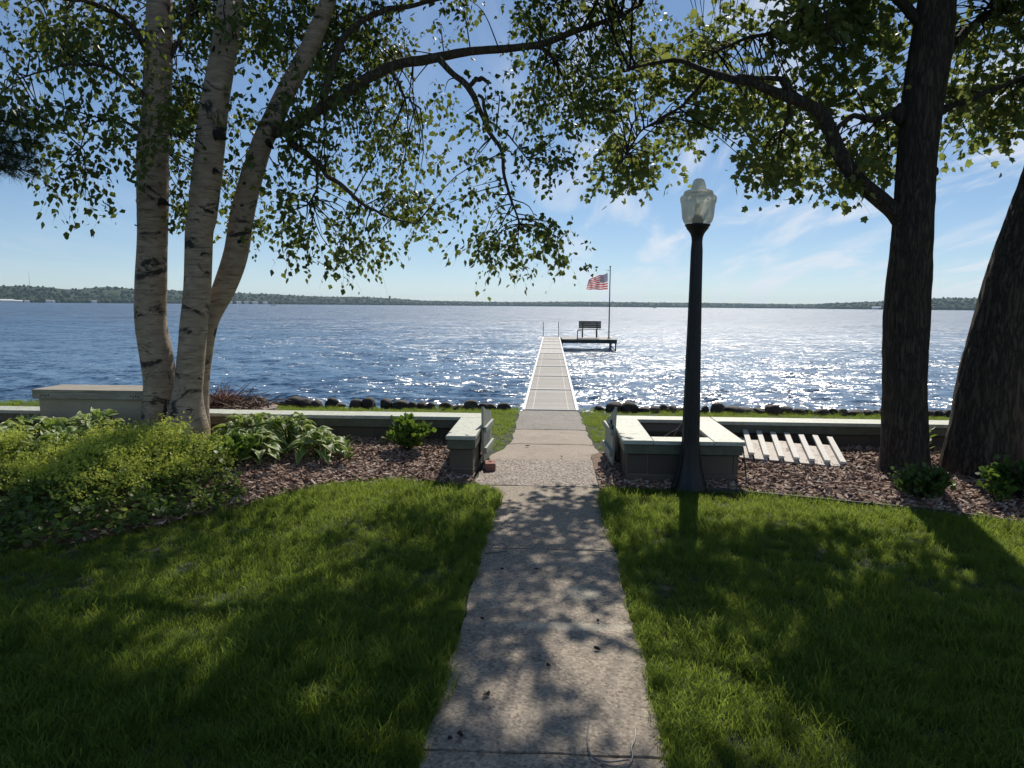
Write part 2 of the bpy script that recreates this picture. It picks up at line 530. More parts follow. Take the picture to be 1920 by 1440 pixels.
    M['peel'] = k.done(k.pbr(k.ramp(g, [(0.40, (0.72, 0.66, 0.60)), (0.56, (0.62, 0.55, 0.49)), (0.64, (0.24, 0.17, 0.13))]), 0.75, k.bump(g, 0.5, 0.004)))
    k = NT("white_slat"); w = k.pos()
    M['slat'] = k.done(k.pbr(k.mix(k.rng(k.noise(w, 40, 4), 0.5, 0.75), (0.74, 0.71, 0.66), (0.55, 0.5, 0.44)), 0.7))
    k = NT("red_brick"); w = k.pos()
    M['brick'] = k.done(k.pbr(k.ramp(k.noise(w, 45, 5), [(0.3, (0.22, 0.08, 0.06)), (0.7, (0.38, 0.19, 0.15))]), 0.9, k.bump(k.noise(w, 120, 3), 0.5, 0.004)))
    # bark
    k = NT("birch_bark"); p = k.pos()
    lines = k.noise(p, 5.0, 5, 0.65, 0.2, (1.0, 1.0, 14.0))
    bl = k.noise(p, 3.2, 8, 0.68, 0.8, (1, 1, 1.5))
    c = k.ramp(k.noise(p, 7, 5, 0.6, 0.2, (1, 1, 2.5)), [(0.3, (0.25, 0.185, 0.128)), (0.7, (0.46, 0.36, 0.26))])
    c = k.mix(k.rng(lines, 0.56, 0.64, 0.0, 0.8), c, (0.09, 0.075, 0.06))
    c = k.mix(k.rng(lines, 0.40, 0.34, 0.0, 0.5), c, (0.48, 0.41, 0.33))
    c = k.mix(k.rng(bl, 0.555, 0.62), c, (0.03, 0.025, 0.02))
    M['birch'] = k.done(k.pbr(c, 0.65, k.bump(k.math('ADD', lines, k.math('MULTIPLY', k.noise(p, 40, 4), .5)), 0.5, 0.012), spec=0.35))
    k = NT("birch_scar"); p = k.pos()
    M['scar'] = k.done(k.pbr(k.ramp(k.noise(p, 40, 4), [(0.3, (0.008, 0.007, 0.006)), (0.7, (0.035, 0.03, 0.025))]), 0.9, k.bump(k.noise(p, 60, 4), 0.8, 0.01)))

    def bark(name, a, b, sc):
        k = NT(name); p = k.pos()
        rid = k.noise(p, sc, 6, 0.65, 0.35, (1, 1, 0.16))
        rid = k.math('ABSOLUTE', k.math('SUBTRACT', rid, 0.5))
        c = k.ramp(rid, [(0.0, a), (0.12, b)])
        c = k.mix(k.rng(k.noise(p, 3, 4), 0.5, 0.7, 0, 0.35), c, (0.05, 0.055, 0.03))
        return k.done(k.pbr(c, 0.9, k.bump(k.math('ADD', k.math('MULTIPLY', rid, 3.0), k.math('MULTIPLY', k.noise(p, 70, 4), .3)), 0.9, 0.02), spec=0.25))
    M['maplebark'] = bark("maple_bark", (0.024, 0.019, 0.015), (0.105, 0.082, 0.06), 26)
    M['oakbark'] = bark("furrowed_bark", (0.024, 0.018, 0.013), (0.12, 0.09, 0.064), 20)
    M['limb'] = bark("birch_limb_bark", (0.05, 0.04, 0.03), (0.17, 0.135, 0.10), 30)
    M['twig'] = bark("twig_bark", (0.02, 0.017, 0.014), (0.055, 0.045, 0.036), 30)
    # foliage
    M['birchleaf'] = leaf_mat("birch_leaf", (0.025, 0.05, 0.012), (0.085, 0.125, 0.03), (0.32, 0.38, 0.06), 0.38)
    M['mapleleaf'] = leaf_mat("maple_leaf", (0.05, 0.08, 0.025), (0.14, 0.185, 0.06), (0.46, 0.52, 0.11), 0.5)
    M['pine'] = leaf_mat("pine_needle", (0.018, 0.04, 0.012), (0.04, 0.07, 0.02), (0.05, 0.09, 0.02), 0.15)
    M['mantle'] = leaf_mat("mantle_leaf", (0.06, 0.115, 0.028), (0.17, 0.25, 0.06), (0.36, 0.48, 0.08), 0.42)
    M['flower'] = leaf_mat("mantle_flower", (0.36, 0.44, 0.06), (0.62, 0.66, 0.13), (0.7, 0.74, 0.12), 0.42, 0.2)
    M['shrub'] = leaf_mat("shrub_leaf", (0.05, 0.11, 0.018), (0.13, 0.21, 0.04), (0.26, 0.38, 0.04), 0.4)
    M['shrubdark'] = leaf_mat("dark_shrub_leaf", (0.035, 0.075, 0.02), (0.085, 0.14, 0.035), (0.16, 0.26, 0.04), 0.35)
    k = NT("hosta_leaf"); uv = k.n("ShaderNodeUVMap").outputs[0]
    sx = k.n("ShaderNodeSeparateXYZ", {0: uv})
    e = k.math('ABSOLUTE', k.math('SUBTRACT', sx.outputs[0], 0.5))
    r = k.n("ShaderNodeObjectInfo").outputs["Random"]
    rib = k.n("ShaderNodeTexWave", {"Vector": uv, "Scale": 4.0, "Distortion": 0.6}).outputs["Fac"]
    green = k.mix(r, (0.10, 0.19, 0.03), (0.22, 0.33, 0.06))
    edge = k.math('ADD', e, k.math('MULTIPLY', k.math('SUBTRACT', k.noise(k.pos(), 30, 3), .5), 0.16))
    c = k.mix(k.rng(edge, 0.31, 0.40), green, (0.60, 0.63, 0.30))
    d = k.pbr(c, 0.42, k.bump(rib, 0.35, 0.01), spec=0.4)
    t = k.n("ShaderNodeBsdfTranslucent", {"Color": k.mix(0.5, c, (0.3, 0.42, 0.06))}).outputs[0]
    M['hosta'] = k.done(k.n("ShaderNodeMixShader", {0: 0.33, 1: d, 2: t}).outputs[0])
    # boulders
    k = NT("boulder"); p = k.pos(); r = k.n("ShaderNodeObjectInfo").outputs["Random"]
    c = k.mix(r, (0.035, 0.028, 0.024), (0.10, 0.08, 0.068))
    c = k.mix(k.rng(k.noise(p, 14, 5), 0.45, 0.7, 0, 0.6), c, (0.05, 0.045, 0.042))
    M['stone'] = k.done(k.pbr(c, 0.85, k.bump(k.noise(p, 40, 4), 0.6, 0.01)))
    # brush
    k = NT("dead_brush"); r = k.n("ShaderNodeNewGeometry").outputs["Random Per Island"]
    M['brush'] = k.done(k.pbr(k.ramp(r, [(0, (0.05, 0.03, 0.022)), (0.6, (0.17, 0.10, 0.07)), (1, (0.34, 0.27, 0.21))]), 0.85))
    k = NT("rusty_needles"); r = k.n("ShaderNodeNewGeometry").outputs["Random Per Island"]
    M['rust'] = k.done(k.pbr(k.ramp(r, [(0, (0.16, 0.045, 0.015)), (0.6, (0.34, 0.11, 0.035)), (1, (0.42, 0.22, 0.10))]), 0.8))
    k = NT("pit_stone"); p = k.pos()
    M['pit'] = k.done(k.pbr(k.ramp(k.noise(p, 12, 5), [(0.3, (0.22, 0.16, 0.13)), (0.7, (0.40, 0.31, 0.26))]), 0.9, k.bump(k.noise(p, 50, 3), 0.4, 0.005)))
    # cable
    k = NT("grey_cable"); M['cable'] = k.done(k.pbr((0.16, 0.16, 0.16), 0.5))
    k = NT("dead_leaf"); M['deadleaf'] = k.done(k.pbr((0.035, 0.022, 0.015), 0.8))
    # flag
    k = NT("flag_cloth"); uv = k.n("ShaderNodeUVMap").outputs[0]
    s = k.n("ShaderNodeSeparateXYZ", {0: uv}); u, v = s.outputs[0], s.outputs[1]
    st = k.math('MODULO', k.math('FLOOR', k.math('MULTIPLY', v, 13.0)), 2.0)
    c = k.mix(st, (0.50, 0.03, 0.045), (0.78, 0.76, 0.74))
    can = k.math('MULTIPLY', k.math('LESS_THAN', u, 0.4), k.math('GREATER_THAN', v, 6.0 / 13.0))
    cu = k.math('MULTIPLY', u, 11.0 / 0.4); cv = k.math('MULTIPLY', k.math('SUBTRACT', v, 6 / 13), 9.0 * 13 / 7)
    fu = k.math('SUBTRACT', k.math('FRACT', cu), 0.5); fv = k.math('SUBTRACT', k.math('FRACT', cv), 0.5)
    par = k.math('MODULO', k.math('ADD', k.math('FLOOR', cu), k.math('FLOOR', cv)), 2.0)
    rr = k.math('SQRT', k.math('ADD', k.math('MULTIPLY', fu, fu), k.math('MULTIPLY', fv, fv)))
    star = k.math('MULTIPLY', k.math('LESS_THAN', rr, 0.42), k.math('LESS_THAN', par, 0.5))
    c = k.mix(can, c, k.mix(star, (0.022, 0.035, 0.12), (0.75, 0.75, 0.75)))
    d = k.pbr(c, 0.8, spec=0.2)
    t = k.n("ShaderNodeBsdfTranslucent", {"Color": c}).outputs[0]
    M['flag'] = k.done(k.n("ShaderNodeMixShader", {0: 0.5, 1: d, 2: t}).outputs[0])
    # far shore
    k = NT("far_trees"); p = k.pos(); r = k.n("ShaderNodeNewGeometry").outputs["Random Per Island"]
    c = k.ramp(r, [(0, (0.016, 0.032, 0.014)), (0.6, (0.032, 0.056, 0.021)), (1, (0.058, 0.08, 0.032))])
    M['fartree'] = k.done(k.pbr(c, 0.9, k.bump(k.noise(p, 0.25, 4), 1.0, 2.0), spec=0.1))
    k = NT("hill_ground"); p = k.pos()
    M['hill'] = k.done(k.pbr(k.ramp(k.noise(p, 0.02, 5), [(0.35, (0.024, 0.042, 0.018)), (0.7, (0.045, 0.066, 0.028))]), 0.95, k.bump(k.noise(p, 0.12, 4), 1.0, 4.0), spec=0.1))
    k = NT("white_house"); M['housewall'] = k.done(k.pbr((0.72, 0.72, 0.70), 0.7))
    k = NT("house_roof"); M['houseroof'] = k.done(k.pbr((0.25, 0.24, 0.25), 0.8))
    k = NT("lake_bed"); M['bed'] = k.done(k.pbr((0.06, 0.055, 0.04), 0.95))
    # water
    k = NT("lake_water"); p = k.pos()
    def slope(scale, amp, det=2.0):
        m = k.n("ShaderNodeMapping", {"Vector": p, "Scale": (0.62, 1.15, 1.0)}).outputs[0]
        c = k.n("ShaderNodeTexNoise", {"Vector": m, "Scale": scale, "Detail": det, "Roughness": 0.6, "Distortion": 0.25}).outputs["Color"]
        v = k.n("ShaderNodeVectorMath", {0: c, 1: (0.5, 0.5, 0.5)}, operation='SUBTRACT').outputs[0]
        return k.n("ShaderNodeVectorMath", {0: v, 1: (amp * 0.8, amp, 0.0)}, operation='MULTIPLY').outputs[0]
    v = slope(0.5, 0.95)
    v = k.n("ShaderNodeVectorMath", {0: v, 1: slope(0.11, 0.45, 4.0)}, operation='ADD').outputs[0]
    for sc_, am in ((2.6, 1.7), (8.0, 1.9), (22.0, 0.9)):
        v = k.n("ShaderNodeVectorMath", {0: v, 1: slope(sc_, am)}, operation='ADD').outputs[0]
    off = k.rng(k.n("ShaderNodeSeparateXYZ", {0: p}).outputs[1], 15.0, 130.0, 1.05, 2.0)      # rougher water offshore
    v = k.n("ShaderNodeVectorMath", {0: v, "Scale": off}, operation='SCALE').outputs[0]
    nrm = k.n("ShaderNodeNewGeometry").outputs["Normal"]
    v = k.n("ShaderNodeVectorMath", {0: nrm, 1: v}, operation='ADD').outputs[0]
    b = k.n("ShaderNodeVectorMath", {0: v}, operation='NORMALIZE').outputs[0]
    c = k.ramp(k.noise(p, 0.05, 3), [(0.35, (0.06, 0.12, 0.205)), (0.7, (0.075, 0.145, 0.235))])
    rgh = k.rng(k.n("ShaderNodeSeparateXYZ", {0: p}).outputs[1], 16.0, 120.0, 0.24, 0.42)
    M['water'] = k.done(k.pbr(c, rgh, b, spec=0.5, IOR=1.33))


make_materials()

# ------------------------------------------------------------------ ground shapes
def interp(pts):
    xs = [p[0] for p in pts]; ys = [p[1] for p in pts]
    return lambda v: np.interp(v, xs, ys)


path_l = interp([(-30, -0.45), (6.5, -0.45), (6.75, -0.50), (7.05, -0.70), (8.45, -0.66), (8.75, -0.55), (9.25, -0.47), (12.2, -0.48)])
path_r = interp([(-30, 0.46), (6.6, 0.45), (7.0, 0.47), (7.6, 0.46), (8.05, 0.58), (8.47, 0.57), (9.3, 0.51), (10.1, 0.48), (12.2, 0.45)])
edge_l = interp([(-12, 2.6), (-9, 2.9), (-6, 3.55), (-4.6, 4.15), (-3.59, 4.72), (-3.24, 5.03), (-2.89, 5.45), (-2.6, 6.01), (-2.34, 6.39), (-2.1, 6.74), (-1.85, 6.93), (-1.2, 7.0), (-0.45, 7.02)])
edge_r = interp([(0.44, 6.92), (1.31, 6.93), (2.09, 6.67), (3.16, 6.27), (3.65, 5.98), (6, 5.0), (12, 3.9)])
WALL_Y0, WALL_Y1, CAP_Z = 8.36, 8.70, 0.42
WATER_Z = -0.55


def bed_z(x, y):
    x = np.asarray(x, float); y = np.asarray(y, float)
    e = np.where(x < 0, edge_l(x), edge_r(x))
    t = np.clip((y - e) / np.maximum(WALL_Y0 - e, .2), 0, 1)
    return 0.15 * t ** 0.8 * np.clip((np.abs(x) - 0.45) / 0.5, 0, 1)


def ground_z(x, y):
    e = np.where(np.asarray(x) < 0, edge_l(x), edge_r(x))
    return np.where((y > e) & (y < WALL_Y1) & (np.abs(x) > .45), bed_z(x, y), -0.012)


def build_lawn():
    xs = np.concatenate([np.linspace(-160, -14, 10), np.linspace(-13, 13, 53), np.linspace(14, 160, 10)])
    ys = np.concatenate([np.linspace(-160, -4, 9), np.linspace(-3, 12.1, 46), [12.3, 12.55, 12.9, 14.5, 20]])
    X, Y = np.meshgrid(xs, ys)
    Z = np.full(X.shape, -0.014)
    Z[ys > 12.2] = -0.09; Z[ys > 12.5] = -0.4; Z[ys > 12.8] = -0.9; Z[ys > 14] = -1.4; Z[ys > 19] = -1.8
    V = np.stack([X, Y, Z], -1).reshape(-1, 3)
    n = len(xs)
    i = np.arange(len(ys) - 1)[:, None]; j = np.arange(n - 1)[None]
    Q = np.stack([i * n + j, i * n + j + 1, (i + 1) * n + j + 1, (i + 1) * n + j], -1).reshape(-1, 4)
    o = link("lawn", mesh_np("lawn", V, Q, True), M['soil'])
    tag(o, "dappled green lawn on both sides of the concrete path", "lawn", kind="structure")
    g = Geo()
    g.add([(-9000, 19, -1.82), (9000, 19, -1.82), (9000, 9000, -1.82), (-9000, 9000, -1.82)], [[0, 1, 2, 3]])
    tag(g.build("lake_bed", M['bed']), "brown bed of the lake below the water", "lake bed", kind="structure")


def build_bed(side):
    n, m = 90, 26
    xs = np.linspace(-9.5, -0.72, n) if side < 0 else np.linspace(0.455, 9.5, n)
    e = edge_l(xs) if side < 0 else edge_r(xs)
    t = np.linspace(0, 1, m)
    X = np.repeat(xs[:, None], m, 1)
    Y = e[:, None] + (WALL_Y0 + 0.06 - e)[:, None] * t[None]
    Z = bed_z(X, Y) + 0.01 + 0.02 * (fnoise(np.stack([X.ravel(), Y.ravel(), 0 * X.ravel()], 1), 6.0, 3).reshape(X.shape) - .5)
    Z[:, 0] = -0.03
    V = np.stack([X, Y, Z], -1).reshape(-1, 3)
    i = np.arange(n - 1)[:, None]; j = np.arange(m - 1)[None]
    Q = np.stack([i * m + j, (i + 1) * m + j, (i + 1) * m + j + 1, i * m + j + 1], -1).reshape(-1, 4)
    o = link("mulch_bed", mesh_np("mulch_bed", V, Q, True), M['mulch'])
    tag(o, "bark mulch bed between lawn and wall, on the %s side of the path" % ("birch" if side < 0 else "lamp post"), "mulch bed", kind="structure")


def slab_mesh(y0, y1, top, seed):
    ys = np.linspace(y0, y1, max(4, int((y1 - y0) / 0.06)))
    rg = np.random.default_rng(seed)
    jl = (vnoise(np.stack([ys * 6, 0 * ys + seed, 0 * ys], 1), 1.0, 5) - .5) * 0.035
    jr = (vnoise(np.stack([ys * 6, 0 * ys + seed, 0 * ys + 9], 1), 1.0, 6) - .5) * 0.035
    L = path_l(ys) + jl; R = path_r(ys) + jr
    bm = bmesh.new()
    nx = 10
    rows = []
    for a, (l, r, y) in enumerate(zip(L, R, ys)):
        row = []
        for b in range(nx + 1):
            s = b / nx
            zz = top - (0.006 if b in (0, nx) else 0) - (0.004 if a in (0, len(ys) - 1) else 0)
            yy = y + (0.012 * math.sin(b * 1.3 + seed) * 0.4 if a in (0, len(ys) - 1) else 0)
            row.append(bm.verts.new((l + (r - l) * s, yy, zz)))
        rows.append(row)
    for a in range(len(rows) - 1):
        for b in range(nx):
            bm.faces.new((rows[a][b], rows[a][b + 1], rows[a + 1][b + 1], rows[a + 1][b]))
    bnd = [e for e in bm.edges if e.is_boundary]
    ex = bmesh.ops.extrude_edge_only(bm, edges=bnd)
    bmesh.ops.translate(bm, verts=[v for v in ex['geom'] if isinstance(v, bmesh.types.BMVert)], vec=(0, 0, -0.09))
    return mesh_bm("slab", bm)


def build_path():
    root = empty("path", (0, 0, 0))
    tag(root, "straight concrete garden path leading from the lawn to the dock", "path", kind="structure")
    js = [-3.6, -2.35, -1.05, 0.2, 1.45, 2.70, 3.93, 5.12, 6.95, 8.19, 9.13, 10.21, 12.06]
    mats = {7: 'conc', 8: 'conc_agg', 9: 'conc_pink', 10: 'conc_pink', 11: 'conc_grey'}
    for i in range(len(js) - 1):
        me = slab_mesh(js[i] + 0.005, js[i + 1] - 0.005, 0.002 + 0.004 * ((i * 7) % 3 - 1), i + 3)
        link("slab", me, M[mats.get(i, 'conc')], root)


def build_water():
    ys = [12.28]
    while ys[-1] < 4200:
        y = ys[-1]
        ys.append(y + max(0.075, min(y * y / 3000.0, y / 34.0)))
    ys = np.array(ys)
    nx = 720
    s = np.linspace(-1, 1, nx)
    s = np.sign(s) * (0.75 * np.abs(s) + 0.25 * np.abs(s) ** 3)
    half = ys * 1.15 + 12
    X = half[:, None] * s[None]
    Y = np.repeat(ys[:, None], nx, 1)
    sp = np.maximum(np.gradient(ys)[:, None], np.gradient(X, axis=1))
    Z = np.zeros_like(X)
    rg = np.random.default_rng(21)
    for c in range(46):
        lam = 0.34 * (8 ** rg.random())
        th = rg.normal(0, 0.55) + RD(200)
        kx, ky = math.sin(th) * 2 * math.pi / lam, math.cos(th) * 2 * math.pi / lam
        slope = 0.058 if lam < 1.0 else 0.018
        a = slope * lam / (2 * math.pi)
        w = np.clip((lam / sp - 3.0) / 3.0, 0, 1)
        ph = kx * X + ky * Y + rg.random() * 6.28
        f = np.sin(ph)
        Z += w * a * (f + 0.35 * (f * f - .5))
    fade = np.clip((Y - 12.3) / 1.5, 0.3, 1)
    V = np.stack([X, Y, WATER_Z + Z * fade], -1).reshape(-1, 3)
    i = np.arange(len(ys) - 1)[:, None]; j = np.arange(nx - 1)[None]
    Q = np.stack([i * nx + j, i * nx + j + 1, (i + 1) * nx + j + 1, (i + 1) * nx + j], -1).reshape(-1, 4)
    o = link("lake_water", mesh_np("lake_water", V, Q, True), M['water'])
    tag(o, "choppy blue lake with sun glitter beyond the dock", "lake", kind="structure")


def ico(sub):
    bm = bmesh.new(); bmesh.ops.create_icosphere(bm, subdivisions=sub, radius=1.0)
    V = np.array([v.co[:] for v in bm.verts]); F = np.array([[v.index for v in f.verts] for f in bm.faces]); bm.free()
    return V, F


far_top = interp([(-900, 34), (-300, 30), (0, 27.5), (60, 26.5), (100, 25), (140, 22.5), (170, 26), (200, 29), (250, 26), (300, 23), (345, 24), (400, 22), (450, 21), (520, 19), (560, 17), (620, 16), (660, 16.5), (740, 13.5), (800, 9.5), (900, 9), (960, 8.5), (1100, 10.5), (1220, 10), (1300, 10), (1420, 9), (1520, 8.5), (1555, 11), (1640, 14), (1700, 19), (1780, 21), (1850, 21), (2000, 24), (2600, 32)])
far_dist = interp([(-900, 1200), (0, 1500), (250, 1700), (330, 1900), (700, 2600), (900, 3000), (1300, 3100), (1520, 2900), (1560, 2300), (1700, 1900), (1900, 1700), (2600, 1300)])


def far_dir(x):
    d = ray(x, 573 + (x - 960) * 0.0084)
    d = Vector((d.x, d.y, 0)); d.normalize()
    return d


def build_far_shore():
    xs = np.arange(-900, 2601, 12)
    rows = [(0, -0.03), (25, 0.05), (130, 0.32), (280, 0.64), (420, 0.90), (700, 0.5), (1200, -0.05)]
    V = []
    rg = np.random.default_rng(4)
    nz = fnoise(np.stack([xs / 45.0, 0 * xs, 0 * xs], 1), 1.0, 8) - .5
    for k, x in enumerate(xs):
        d = far_dir(x); D = far_dist(x); cosx = 1 / math.sqrt(1 + ((x - 960) / FPX) ** 2)
        h = far_top(x) / FPX * (D + 420) / cosx * 0.98
        for (off, f) in rows:
            r = D / cosx * 1.0 + off * (0.8 + 0.5 * nz[k])
            V.append((d.x * r, d.y * r, WATER_Z - 0.4 + h * f))
    m = len(rows); n = len(xs)
    i = np.arange(n - 1)[:, None]; j = np.arange(m - 1)[None]
    Q = np.stack([i * m + j, (i + 1) * m + j, (i + 1) * m + j + 1, i * m + j + 1], -1).reshape(-1, 4)
    V = np.array(V)
    tag(link("hills", mesh_np("hills", V, Q, True), M['hill']), "low wooded hills along the far shore of the lake", "hills", kind="structure")
    # the woods on them: lumpy crowns, too far to count
    IV, IF = ico(2)
    G = Geo()
    P = V.reshape(n, m, 3)
    for c in range(6500):
        u = rg.random() * (n - 1.001); a = int(u); fu = u - a
        x = -900 + 12 * u
        if x < -500 or x > 2400: continue
        w = rg.random() ** 1.5 * 4.15
        b = int(w); fw = w - b
        p = (P[a, b] * (1 - fu) + P[a + 1, b] * fu) * (1 - fw) + (P[a, b + 1] * (1 - fu) + P[a + 1, b + 1] * fu) * fw
        h = far_top(x) / FPX * far_dist(x)
        r = min(3.0 + 5.5 * rg.random(), 0.16 * h + 2.0) * (1.0 - .62 * min(1.0, w / 4.0))
        nv = IV * (1 + 0.55 * (fnoise(IV * 1.0 + rg.random(3) * 50, 1.6, 3, 2)[:, None] - .5) * 2 * .6)
        G.add(nv * np.array([r * 1.15, r * 1.15, r * (0.9 + .4 * rg.random())]) + p + np.array([0, 0, r * .55]), IF)
    tag(G.build("far_woods", M['fartree'], None, True), "dark green woods covering the hills across the lake", "woods", kind="stuff")
    # small houses along the water, a boat, a mast
    spots = [(12, 565, 26, 8, 'long pale boathouse roof at the water, first from the picture edge', 0.4), (30, 565, 22, 6, 'low white boathouse beside the long pale one on the far shore', 0.2),
             (50, 565, 8, 6, 'small white far house below the wooded hill, third from the picture edge', 0.5), (90, 565, 8, 7, 'small white far house just before the pair of cottages', 0.3), (98, 565, 7, 6, 'second of two neighbouring small white cottages on the far shore', 0.6),
             (176, 565, 9, 7, 'lone white far house nearest the birch trunks', 0.3),
             (431, 569, 9, 7, 'white far house between the birch trunks and the distant village', 0.2), (447, 569, 10, 7, 'white far house at the birch side of the shore village', 0.5), (462, 569, 9, 8, 'taller white far house in the shore village', 0.1), (478, 569, 11, 7, 'wide white far house in the middle of the shore village', 0.3), (497, 569, 9, 7, 'white far house at the dock side of the shore village', 0.4),
             (1643, 580, 16, 7, 'pale far house on the shore beside the dark maple trunk', 0.2)]
    for (x, y, w, h, lab, rz) in spots:
        d = far_dir(x); D = far_dist(x) / (1 / math.sqrt(1 + ((x - 960) / FPX) ** 2)) - 14
        s = far_dist(x) / 1600
        r = empty("far_house", (d.x * D, d.y * D, WATER_Z + 0.6), math.atan2(-d.x, d.y) + rz)
        tag(r, lab, "house", "houses along the far shore")
        w *= s; h *= s * 0.75
        g = Geo(); g.box(-w / 2, w / 2, -4, 4, -2, h * 0.62); g.build("wall", M['housewall'], r)
        g = Geo()
        z0, z1 = h * 0.62 + .02, h * 1.05
        g.add([(-w / 2 - .6, -4.8, z0), (w / 2 + .6, -4.8, z0), (w / 2 + .6, 4.8, z0), (-w / 2 - .6, 4.8, z0), (-w / 2 - .6, 0, z1), (w / 2 + .6, 0, z1)],
              [[0, 1, 5, 4], [2, 3, 4, 5]])
        g.add([(-w / 2 - .6, -4.8, z0), (-w / 2 - .6, 4.8, z0), (-w / 2 - .6, 0, z1), (w / 2 + .6, -4.8, z0), (w / 2 + .6, 4.8, z0), (w / 2 + .6, 0, z1), (0, 0, z0 + .01)], [[0, 1, 2], [3, 5, 4], [0, 4, 1], [0, 3, 4]])
        g.build("roof", M['housewall'] if 'pale' in lab else M['houseroof'], r)
    for (x, D, lab) in ((513, 900, "tiny white motor boat out on the lake near the hill shore"), (1227, 1300, "tiny white motor boat in the sun glitter before the lamp post")):
        d = far_dir(x)
        r = empty("motor_boat", (d.x * D, d.y * D, WATER_Z), 0.3)
        tag(r, lab, "boat", "boats far out on the lake")
        g = Geo()
        a = np.linspace(-1, 1, 9)
        hull = []
        for z, k in ((-0.3, 0.6), (0.9, 1.0)):
            hull += [(3.4 * t, 1.2 * k * (1 - max(0, t) ** 3), z) for t in a] + [(3.4 * t, -1.2 * k * (1 - max(0, t) ** 3), z) for t in a[::-1]]
        q = [[i, (i + 1) % 18, 18 + (i + 1) % 18, 18 + i] for i in range(18)]
        g.add(hull, q)
        g.add([(p[0], p[1], .8) for p in hull[18:]], [[i, i + 1, 16 - i, 17 - i] for i in range(8)])
        g.build("hull", M['housewall'], r)
        g = Geo(); g.box(-1.4, .6, -.8, .8, .8, 2.1); g.build("cabin", M['housewall'], r)
    d = far_dir(57); D = 1850
    g = Geo(); g.tube([(d.x * D, d.y * D, 20), (d.x * D, d.y * D, 62)], [0.35, .2], 5)
    tag(g.build("radio_mast", M['post']), "thin radio mast standing on the far wooded hill", "mast")


build_lawn(); build_bed(-1); build_bed(1); build_path(); build_water(); build_far_shore()

# ------------------------------------------------------------------ scattered stuff by geometry nodes
HID = bpy.data.collections.new("scatter_sources")


def scatter(name, P, rot, scl, sources, label, cat):
    """P (n,3) points, rot (n,3) euler, scl (n,) : instances of the source meshes as one stuff object"""
    me = bpy.data.meshes.new(name)
    me.vertices.add(len(P)); me.vertices.foreach_set("co", np.asarray(P, np.float32).ravel())
    a = me.attributes.new("rot", 'FLOAT_VECTOR', 'POINT'); a.data.foreach_set("vector", np.asarray(rot, np.float32).ravel())
    a = me.attributes.new("scl", 'FLOAT', 'POINT'); a.data.foreach_set("value", np.asarray(scl, np.float32))
    a = me.attributes.new("idx", 'INT', 'POINT'); a.data.foreach_set("value", RNG.integers(0, len(sources), len(P)).astype(np.int32))
    o = bpy.data.objects.new(name, me); COL.objects.link(o)
    col = bpy.data.collections.new(name + "_source")
    for s in sources:
        col.objects.link(s)
    ng = bpy.data.node_groups.new(name + "_nodes", 'GeometryNodeTree')
    ng.interface.new_socket("Geometry", in_out='INPUT', socket_type='NodeSocketGeometry')
    ng.interface.new_socket("Geometry", in_out='OUTPUT', socket_type='NodeSocketGeometry')
    N, L = ng.nodes, ng.links
    gi = N.new("NodeGroupInput"); go = N.new("NodeGroupOutput")
    ci = N.new("GeometryNodeCollectionInfo"); ci.inputs["Collection"].default_value = col
    ci.inputs["Separate Children"].default_value = True; ci.inputs["Reset Children"].default_value = True
    ip = N.new("GeometryNodeInstanceOnPoints"); ip.inputs["Pick Instance"].default_value = True

    def attr(nm, t):
        n = N.new("GeometryNodeInputNamedAttribute"); n.data_type = t; n.inputs["Name"].default_value = nm
        return n.outputs["Attribute"]
    L.new(gi.outputs[0], ip.inputs["Points"]); L.new(ci.outputs[0], ip.inputs["Instance"])
    L.new(attr("rot", 'FLOAT_VECTOR'), ip.inputs["Rotation"]); L.new(attr("scl", 'FLOAT'), ip.inputs["Scale"])
    L.new(attr("idx", 'INT'), ip.inputs["Instance Index"])
    L.new(ip.outputs[0], go.inputs[0])
    md = o.modifiers.new("scatter", 'NODES'); md.node_group = ng
    tag(o, label, cat, kind="stuff")
    return o


def blade_arrays(rg, n, rad, h0, h1, w0, w1, lean):
    V, T = [], []
    for b in range(n):
        r = rad * math.sqrt(rg.random()); a = rg.random() * 6.283
        x, y = r * math.cos(a), r * math.sin(a)
        h = h0 + (h1 - h0) * rg.random(); w = w0 + (w1 - w0) * rg.random()
        fa = rg.random() * 6.283; dx, dy = math.cos(fa), math.sin(fa)
        la = rg.random() * 6.283; ln = lean * h * (0.2 + rg.random()); lx, ly = math.cos(la) * ln, math.sin(la) * ln
        o = len(V)
        for (t, ww) in ((0, 1.0), (0.5, 0.9), (0.85, 0.55)):
            k = t * t
            z = h * t * (1 - 0.25 * k * min(1.5, ln / h))
            for s in (-1, 1):
                V.append((x + lx * k + s * dx * w * ww / 2, y + ly * k + s * dy * w * ww / 2, z))
        V.append((x + lx, y + ly, h * (1 - 0.25 * min(1.5, ln / h))))
        T += [(o, o + 1, o + 3), (o, o + 3, o + 2), (o + 2, o + 3, o + 5), (o + 2, o + 5, o + 4), (o + 4, o + 5, o + 6)]
    return np.array(V), np.array(T)


def source(name, V, T, mat, smooth=False):
    me = mesh_np(name, V, T, smooth); me.materials.append(mat)
    return bpy.data.objects.new(name, me)


